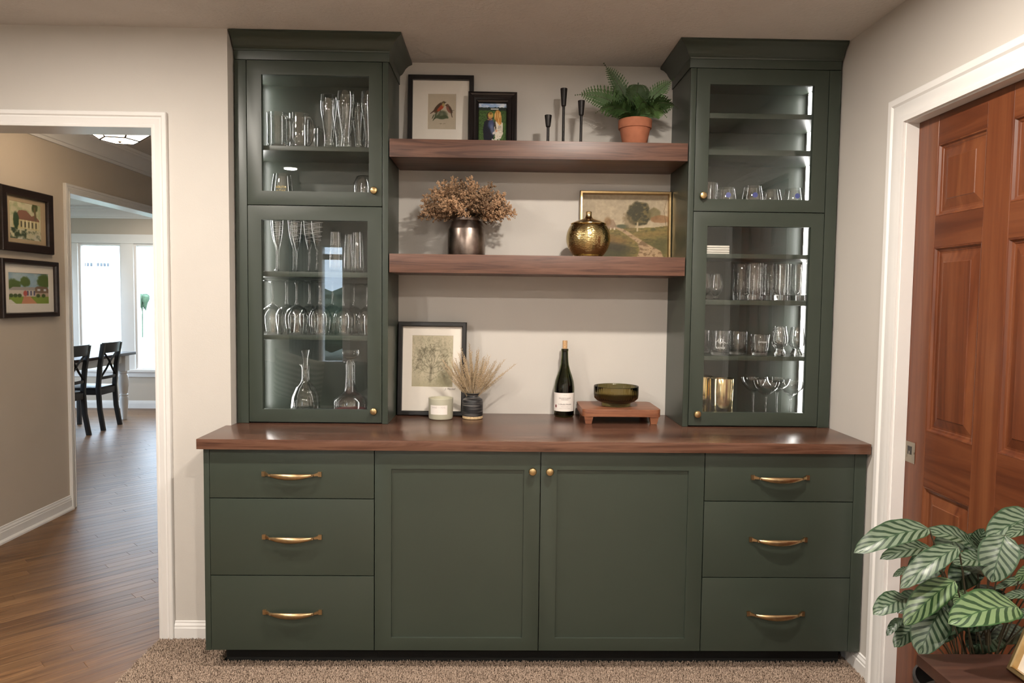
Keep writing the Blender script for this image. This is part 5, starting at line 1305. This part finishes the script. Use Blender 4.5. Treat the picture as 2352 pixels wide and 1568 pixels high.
text_mesh('label_print', 'VINEYARDS', .0056, 'ink', lb, (-.02, 0, .0800), wrap=.0461, spacing=1.15)
text_mesh('label_script', "La Boulée l'Andrée", .0078, 'ink', lb, (-.02, 0, .0600), wrap=.0461, shear=.35)
text_mesh('label_print', 'PINOT NOIR', .0050, 'inklight', lb, (-.02, 0, .0485), wrap=.0461, spacing=1.2)
text_mesh('label_print', 'WILLAMETTE VALLEY, OREGON', .0034, 'inklight', lb, (-.02, 0, .0405), wrap=.0461)
se = G(); n = 20
se.add([(0, 0, 0)]+[(.0052*math.cos(2*PI*i/n), .0070*math.sin(2*PI*i/n), 0) for i in range(n)], [(0, 1+i, 1+(i+1) % n) for i in range(n)])
so = se.build('seal', 'seal', lb, recalc=False)
for v in so.data.vertices:
    a = v.co.x/.0461-.98; z = v.co.y+.050; v.co = (math.sin(a)*.0462, -math.cos(a)*.0462, z)

sb = empty('serving_board', (0, 0, 0)); tag(sb, 'reddish wooden serving board on short feet under the glass bowl', 'board')
bx0, bx1, by0, by1 = 1.445, 1.779, .352, .600
rc = .022; poly = []
for cx, cy, a0 in ((bx1-rc, by0+rc, -PI/2), (bx1-rc, by1-rc, 0), (bx0+rc, by1-rc, PI/2), (bx0+rc, by0+rc, PI)):
    for i in range(6): a = a0+PI/2*i/5; poly.append((cx+rc*math.cos(a), cy+rc*math.sin(a)))
G().prism(poly, 'z', .9465, .9785).build('board', 'board', sb, bevel=.0025)
for fx in (bx0+.028, bx1-.028):
    for fy in (by0+.022, by1-.022):
        s1 = .019; s0 = .0125
        G().add([(fx-s0, fy-s0, CZ), (fx+s0, fy-s0, CZ), (fx+s0, fy+s0, CZ), (fx-s0, fy+s0, CZ), (fx-s1, fy-s1, .9466), (fx+s1, fy-s1, .9466), (fx+s1, fy+s1, .9466), (fx-s1, fy+s1, .9466)],
                [(0, 3, 2, 1), (4, 5, 6, 7), (0, 1, 5, 4), (1, 2, 6, 5), (2, 3, 7, 6), (3, 0, 4, 7)]).build('foot', 'board', sb)
bw = empty('glass_bowl', (1.605, .468, .9792)); tag(bw, 'ribbed olive glass bowl with candle wax on the serving board', 'bowl')
G().lathe([(0, 0), (.062, 0), (.0635, .002), (.064, .014), (.082, .022), (.0945, .034), (.0965, .048), (.0980, .084), (.0972, .086), (.0948, .084), (.0930, .050), (.0905, .038), (.080, .028), (0, .020)], 192, ribs=48, ribamp=.009, ribrange=(.016, .0835)).build('bowl', 'olive', bw, angle=60)
G().lathe([(0, .0225), (.078, .0295), (.0885, .040), (.0905, .052), (0, .052)], 64).build('wax', 'wax', bw)

# ================================================================== HALL LAMP
hl = empty('ceiling_lamp', (-1.035, 1.45, 2.53)); tag(hl, 'lit faceted glass ceiling lamp with dark seams in the hall', 'lamp')
G().lathe([(0, 0), (.075, 0), (.075, -.012), (.02, -.02), (.012, -.09), (0, -.09)], 28).build('canopy', 'antbrass', hl)
HR = [(.100, -.232), (.160, -.192), (.180, -.085)]
n6 = 6; rot6 = .22
def hv(r, z, i): a = rot6+2*PI*i/n6; return Vector((r*math.cos(a), r*math.sin(a), z))
for k in range(2):
    for i in range(n6):
        q = [hv(*HR[k], i), hv(*HR[k], i+1), hv(*HR[k+1], i+1), hv(*HR[k+1], i)]
        c = sum(q, Vector())/4; q = [c+(p-c)*.985 for p in q]; nrm = (q[1]-q[0]).cross(q[2]-q[0]).normalized()*.0015
        G().add([p+nrm for p in q]+[p-nrm for p in q], [(0, 1, 2, 3), (7, 6, 5, 4), (0, 4, 5, 1), (1, 5, 6, 2), (2, 6, 7, 3), (3, 7, 4, 0)]).build('glass_panel', 'shadeglass', hl, smooth=False)
b6 = [hv(*HR[0], i)*1.0 for i in range(n6)]
G().add([p+Vector((0, 0, .001)) for p in b6]+[p-Vector((0, 0, .002)) for p in b6], [tuple(range(n6)), tuple(range(2*n6-1, n6-1, -1))]+[(i, (i+1) % n6, n6+(i+1) % n6, n6+i) for i in range(n6)]).build('glass_panel', 'shadeglass', hl, smooth=False)
g = G()
for i in range(n6):
    for k in range(3): g.tube([hv(*HR[k], i), hv(*HR[k], i+1)], .005, 5)
    for k in range(2): g.tube([hv(*HR[k], i), hv(*HR[k+1], i)], .005, 5)
g.build('seam', 'blackmetal', hl)
G().lathe([(0, -.233), (.008, -.233), (.010, -.240), (.005, -.246), (0, -.248)], 16).build('finial', 'antbrass', hl)

# ================================================================== DINING ROOM
def dining_chair():
    t = empty('dining_chair'); g = G
    def post(p, w, d, name):
        gg = G(); vs = []; fs = []
        for (x, y, z) in p: vs += [(x-d/2, y-w/2, z), (x+d/2, y-w/2, z), (x+d/2, y+w/2, z), (x-d/2, y+w/2, z)]
        for i in range(len(p)-1):
            for c in range(4):
                e = (c+1) % 4; fs.append((i*4+c, i*4+e, i*4+4+e, i*4+4+c))
        m = (len(p)-1)*4; fs += [(0, 3, 2, 1), (m, m+1, m+2, m+3)]
        gg.add(vs, fs).build(name, 'chairblack', t, bevel=.003)
    hw = .172
    for s in (-1, 1):                                    # chair faces -X; back posts at +X, raked and splayed
        post([(.035, s*(hw+.006), 0), (.0, s*hw, .22), (-.012, s*hw, .45), (.010, s*hw, .68), (.050, s*(hw+.004), .915)], .034, .042, 'leg')
        post([(-.40, s*(hw+.010), 0), (-.40, s*(hw+.010), .425)], .038, .038, 'leg')
        box('side_rail', 'chairblack', -.39, -.01, s*hw-.010, s*hw+.010, .375, .428, t, .002)
    box('back_rail', 'chairblack', -.025, .005, -hw, hw, .370, .435, t, .002); box('front_rail', 'chairblack', -.41, -.388, -hw, hw, .370, .428, t, .002)
    gg = G()                                             # seat, slightly wider at the front
    gg.prism([(-.435, -.215), (-.435, .215), (-.012, .185), (-.012, -.185)], 'z', .430, .452); gg.build('seat', 'chairblack', t, bevel=.006)
    def slat(z0, z1, name, curve=.03):
        gg = G(); n = 10; vs = []; fs = []
        xo = lambda z: np.interp(z, [.45, .68, .915], [-.012, .010, .050])
        for i in range(n+1):
            y = -hw-.012+(2*hw+.024)*i/n; cv = curve*(1-(y/(hw+.012))**2)
            for z in (z0, z1):
                for dx in (-.010, .010): vs.append((xo(z)+dx+cv, y, z))
        for i in range(n):
            a = i*4; b = a+4; fs += [(a, b, b+1, a+1), (a+2, a+3, b+3, b+2), (a, a+2, b+2, b), (a+1, b+1, b+3, a+3)]
        fs += [(0, 1, 3, 2), (n*4, n*4+2, n*4+3, n*4+1)]
        gg.add(vs, fs).build(name, 'chairblack', t, bevel=.002)
    slat(.815, .925, 'top_rail'); slat(.535, .565, 'lower_rail', .02)
    for s in (-1, 1):
        G().tube([(.010, -s*.155, .56), (.020, -s*.06, .645), (.030, s*.03, .74), (.036, s*.150, .83)], .0095, 8, flat=(1.3, .8)).build('cross_brace', 'chairblack', t)
    return t
dc = dining_chair(); dc.location = (-3.105, 5.105, FL); dc.rotation_euler = (0, 0, math.radians(2)); tag(dc, 'black cross-back dining chair nearest the turned table leg', 'chair', 'dining chairs')
d2 = copy_tree(dc); d2.location = (-3.105, 4.49, FL); d2.rotation_euler = (0, 0, math.radians(-1)); tag(d2, 'black cross-back dining chair half hidden by the hall casing', 'chair', 'dining chairs')
tb = empty('dining_table', (-3.62, 4.62, FL)); tag(tb, 'dining table with brown top and white turned legs by the window', 'table')
tx0, tx1, ty0, ty1 = -.50, .50, -1.05, 1.13
G().box(tx0, tx1, ty0, ty1, .742, .775).build('table_top', 'tablewood', tb, bevel=.006)
for a, b, c, d in ((tx0+.09, tx0+.11, ty0+.12, ty1-.12), (tx1-.11, tx1-.09, ty0+.12, ty1-.12)): box('apron', 'whitewood', a, b, c, d, .650, .742, tb)
for c, d in ((ty0+.10, ty0+.12), (ty1-.12, ty1-.10)): box('apron', 'whitewood', tx0+.09, tx1-.09, c, d, .650, .742, tb)
for sx in (tx0+.095, tx1-.095):
    for sy in (ty0+.105, ty1-.105):
        g = G().box(sx-.046, sx+.046, sy-.046, sy+.046, .560, .741)
        g.lathe([(0, 0), (.027, 0), (.033, .06), (.044, .19), (.047, .245), (.041, .262), (.034, .270), (.047, .278), (.047, .288), (.036, .296), (.043, .32), (.052, .40), (.054, .45), (.047, .505), (.036, .525), (.047, .535), (.047, .550), (.040, .560), (0, .561)], 28, (sx, sy, 0))
        g.build('leg', 'whitewood', tb, angle=40)

# ================================================================== CALATHEA, SIDE TABLE, BRASS FRAME (front right)
KS = .86; CAMP = Vector((1.0853, -2.6447, 1.4318))
LEAVES = [((2.194,-0.860,0.861),(1.987,-0.890,0.816),0.063,0),((2.375,-0.780,0.782),(2.212,-0.810,0.845),0.049,0),((2.241,-0.800,0.788),(2.087,-0.830,0.777),0.043,0),
((2.233,-0.920,0.834),(2.074,-0.950,0.748),0.052,0),((2.355,-0.860,0.774),(2.239,-0.890,0.786),0.045,0),((2.394,-0.760,0.779),(2.385,-0.790,0.844),0.036,0),
((2.508,-0.820,0.883),(2.351,-0.850,0.838),0.073,0),((2.378,-0.880,0.853),(2.328,-0.910,0.747),0.077,0),((2.530,-0.800,0.766),(2.432,-0.830,0.783),0.048,0),
((2.493,-0.850,0.860),(2.376,-0.880,0.851),0.034,0),((2.241,-0.900,0.741),(2.099,-0.930,0.647),0.062,1),((2.160,-0.840,0.670),(2.053,-0.870,0.645),0.052,0),
((2.157,-0.820,0.608),(2.102,-0.850,0.578),0.021,2),((2.201,-0.830,0.599),(2.117,-0.860,0.554),0.043,0),((2.213,-0.900,0.677),(2.140,-0.930,0.571),0.076,0),
((2.329,-1.000,0.718),(2.144,-1.030,0.697),0.083,1),((2.549,-0.780,0.698),(2.406,-0.810,0.689),0.024,0),((2.520,-0.820,0.663),(2.401,-0.850,0.682),0.027,0),
((2.507,-0.840,0.625),(2.409,-0.870,0.635),0.028,0),((2.323,-0.840,0.684),(2.260,-0.870,0.672),0.028,1),((2.414,-0.780,0.704),(2.293,-0.810,0.750),0.036,2),
((2.221,-0.760,0.716),(2.146,-0.790,0.712),0.020,0),((2.500,-0.840,0.751),(2.418,-0.870,0.733),0.030,1),((2.568,-0.740,0.527),(2.425,-0.770,0.520),0.053,2),((2.512,-0.720,0.539),(2.389,-0.750,0.497),0.060,2)]
for _b, _t, _w in (((2.34, -.76, .66), (2.22, -.80, .60), .075), ((2.40, -.74, .62), (2.29, -.78, .55), .08), ((2.30, -.74, .74), (2.20, -.78, .69), .07), ((2.45, -.76, .60), (2.34, -.80, .57), .07), ((2.36, -.72, .56), (2.25, -.76, .51), .08),
                   ((2.42, -.72, .72), (2.33, -.76, .66), .07), ((2.46, -.74, .66), (2.40, -.78, .60), .07), ((2.28, -.72, .62), (2.18, -.76, .60), .06), ((2.47, -.74, .53), (2.37, -.78, .50), .08), ((2.35, -.74, .80), (2.27, -.78, .75), .06), ((2.44, -.72, .80), (2.38, -.76, .73), .07)):
    LEAVES.append((_b, _t, _w, 2))
def near(p): p = Vector(p); return CAMP+(p-CAMP)*KS          # real place of the plant: in front of the door, clear of the wall
PC = Vector((2.225, -1.02, .545))
plt = empty('planter', (PC.x, PC.y, .0215)); tag(plt, 'dark round planter behind the side table', 'planter')
G().lathe([(0, 0), (.098, 0), (.102, .004), (.128, .480), (.132, .500), (.132, .512), (.126, .513), (.122, .50), (.118, .47), (.094, .02), (0, .016)], 44).build('pot', 'black', plt)
G().lathe([(0, .470), (.1175, .466), (0, .462)], 32).build('soil', 'soil', plt)
cal = empty('calathea', (PC.x, PC.y, .50)); tag(cal, 'calathea plant with pale striped leaves at the front right', 'plant')
CB = Vector((PC.x, PC.y, .50))
for i, (b, tp, w, tone) in enumerate(LEAVES):
    B = near(b); T = near(tp); w *= KS*1.15; L = (T-B).length; d = (T-B).normalized()
    view = (CAMP-(B+T)/2).normalized(); up = Vector((0, 0, 1))
    nrm = (view*.75+up*.65); nrm = (nrm-d*nrm.dot(d)).normalized(); s = d.cross(nrm).normalized()
    nu, nv = 8, 14; vs = []; fs = []; uvs = []
    for j in range(nv+1):
        t = j/nv; hw = w*.5*(math.sin(PI*min(1, t**.86))**.55 if 0 < t < 1 else 0)
        hw = max(hw, .0006); c = B+d*(L*t)+nrm*(L*.09*math.sin(PI*t))-up*(L*.04*t*t)
        for q in range(nu+1):
            a = -1+2*q/nu
            vs.append(c+s*(hw*a)+nrm*(hw*.30*abs(a)**1.5)+nrm*(.0012*math.sin(j*1.9+q))-B); uvs.append((.5+.5*a, t))
    for j in range(nv):
        for q in range(nu): a0 = j*(nu+1)+q; fs.append((a0, a0+1, a0+nu+2, a0+nu+1))
    me = bpy.data.meshes.new('leaf'); me.from_pydata([tuple(v) for v in vs], [], fs)
    ul = me.uv_layers.new(name='UVMap')
    for lp in me.loops: ul.data[lp.index].uv = uvs[lp.vertex_index]
    o = finish('leaf', me, 'calathea', cal, True, 80); o.location = B-CB
    o.color = ((1, 1, 1, 1), (1.1, 1.25, .85, 1), (.45, .5, .45, 1))[tone]
    ctl = (B+CB)/2+Vector((0, 0, .06)); st = CB+Vector((random.uniform(-.04, .04), random.uniform(-.04, .04), .0))
    pts = [st.lerp(ctl, k/8).lerp(ctl.lerp(B, k/8), k/8)-B for k in range(9)]
    G().tube(pts, .0018, 6).build('petiole', 'stem', o)
Tz = .708; TX, TY = 1.964, -1.207
tbl = empty('side_table', (TX, TY, .0215)); tag(tbl, 'dark reddish side table in the front right corner', 'table')
hz = Tz-.0215
G().box(0, .50, -.46, 0, hz-.024, hz).build('table_top', 'tablewood', tbl, bevel=.004)
box('apron', 'tablewood', .03, .47, -.045, -.030, hz-.105, hz-.024, tbl); box('apron', 'tablewood', .03, .47, -.43, -.415, hz-.105, hz-.024, tbl)
box('apron', 'tablewood', .03, .045, -.43, -.03, hz-.105, hz-.024, tbl); box('apron', 'tablewood', .455, .47, -.43, -.03, hz-.105, hz-.024, tbl)
for a in (.025, .445):
    for b in (-.435, -.055):
        G().add([(a+.006, b+.006, 0), (a+.024, b+.006, 0), (a+.024, b+.024, 0), (a+.006, b+.024, 0), (a, b, hz-.024), (a+.03, b, hz-.024), (a+.03, b+.03, hz-.024), (a, b+.03, hz-.024)],
            [(0, 3, 2, 1), (4, 5, 6, 7), (0, 1, 5, 4), (1, 2, 6, 5), (2, 3, 7, 6), (3, 0, 4, 7)]).build('leg', 'tablewood', tbl)
picture('framed_photo', 'thin brass photo frame standing on the side table', (2.112, -1.365, Tz+.0012), (-.36, 0, -PI/2), .180, .230, [(0, .012), (0, -.008), (.002, -.010), (.008, -.010), (.010, -.008), (.010, .012)], 'brass', .010, .10, .14, .040, .045, p_couple, 30, 40)

# ================================================================== LIVING ROOM BEHIND THE CAMERA (seen mirrored in the glass doors)
so = empty('sofa', (-.62, -2.62, .0345)); tag(so, 'grey upholstered sofa mirrored in the lower left glass door', 'sofa')
so.location = (-.95, -2.90, .0215)
def cushion(name, mat, parent, x0, x1, y0, y1, z0, z1, r=.05):
    return box(name, mat, x0, x1, y0, y1, z0, z1, parent, r, 4)
box('base', 'sofa', -.95, .95, -.42, .42, .12, .30, so, .02)
for s in (-1, 1): cushion('arm', 'sofa', so, s*.95-.09, s*.95+.09, -.42, .44, .10, .62, .05)
for a, b in ((-.86, -.005), (.005, .86)):
    cushion('seat_cushion', 'sofa', so, a, b, -.20, .45, .30, .46, .05); cushion('back_cushion', 'sofa', so, a, b, -.36, -.16, .44, .84, .06)
box('back', 'sofa', -.95, .95, -.46, -.34, .12, .80, so, .04)
for a in (-.88, .88):
    for b in (-.36, .36): G().lathe([(0, 0), (.018, 0), (.026, .12), (0, .12)], 16, (a, b, 0)).build('foot', 'darkframe', so)
pg = G(); nn_ = 14; vs = []; fs = []
for sd in (-1, 1):
    for i in range(nn_+1):
        for j in range(nn_+1):
            a = -1+2*i/nn_; b = -1+2*j/nn_; th = .085*((1-a**4)*(1-b**4))**.6; k = 1-.06*(1-abs(a))*(abs(b))
            vs.append((a*.23*k, sd*th, b*.23*k))
for sd in range(2):
    o0 = sd*(nn_+1)**2
    for i in range(nn_):
        for j in range(nn_): a0 = o0+i*(nn_+1)+j; fs.append((a0, a0+1, a0+nn_+2, a0+nn_+1))
pl = pg.add(vs, fs).build('striped_cushion', 'stripe'); pl.location = (-.62, -2.835, .742); pl.rotation_euler = (-.32, .25, .2); tag(pl, 'striped beige cushion leaning on the grey sofa', 'cushion')
stb = empty('lamp_table', (-2.32, -2.85, .0215)); tag(stb, 'small round dark lamp table beside the sofa', 'table')
G().lathe([(0, .53), (.22, .53), (.22, .555), (0, .555)], 36).build('table_top', 'tablewood', stb); G().lathe([(0, 0), (.16, 0), (.16, .02), (.03, .04), (.025, .53), (0, .53)], 28).build('pedestal', 'tablewood', stb)
lmp = empty('table_lamp', (-2.32, -2.85, .0215+.556)); tag(lmp, 'white ceramic table lamp with a glowing linen shade', 'lamp')
G().lathe([(0, 0), (.07, 0), (.13, .06), (.15, .14), (.11, .23), (.04, .28), (.03, .32), (0, .32)], 36).build('base', 'white_cer', lmp)
G().lathe([(.19, .32), (.15, .58), (.148, .58), (.188, .32), (.19, .32)], 40).build('shade', 'lampshade', lmp)
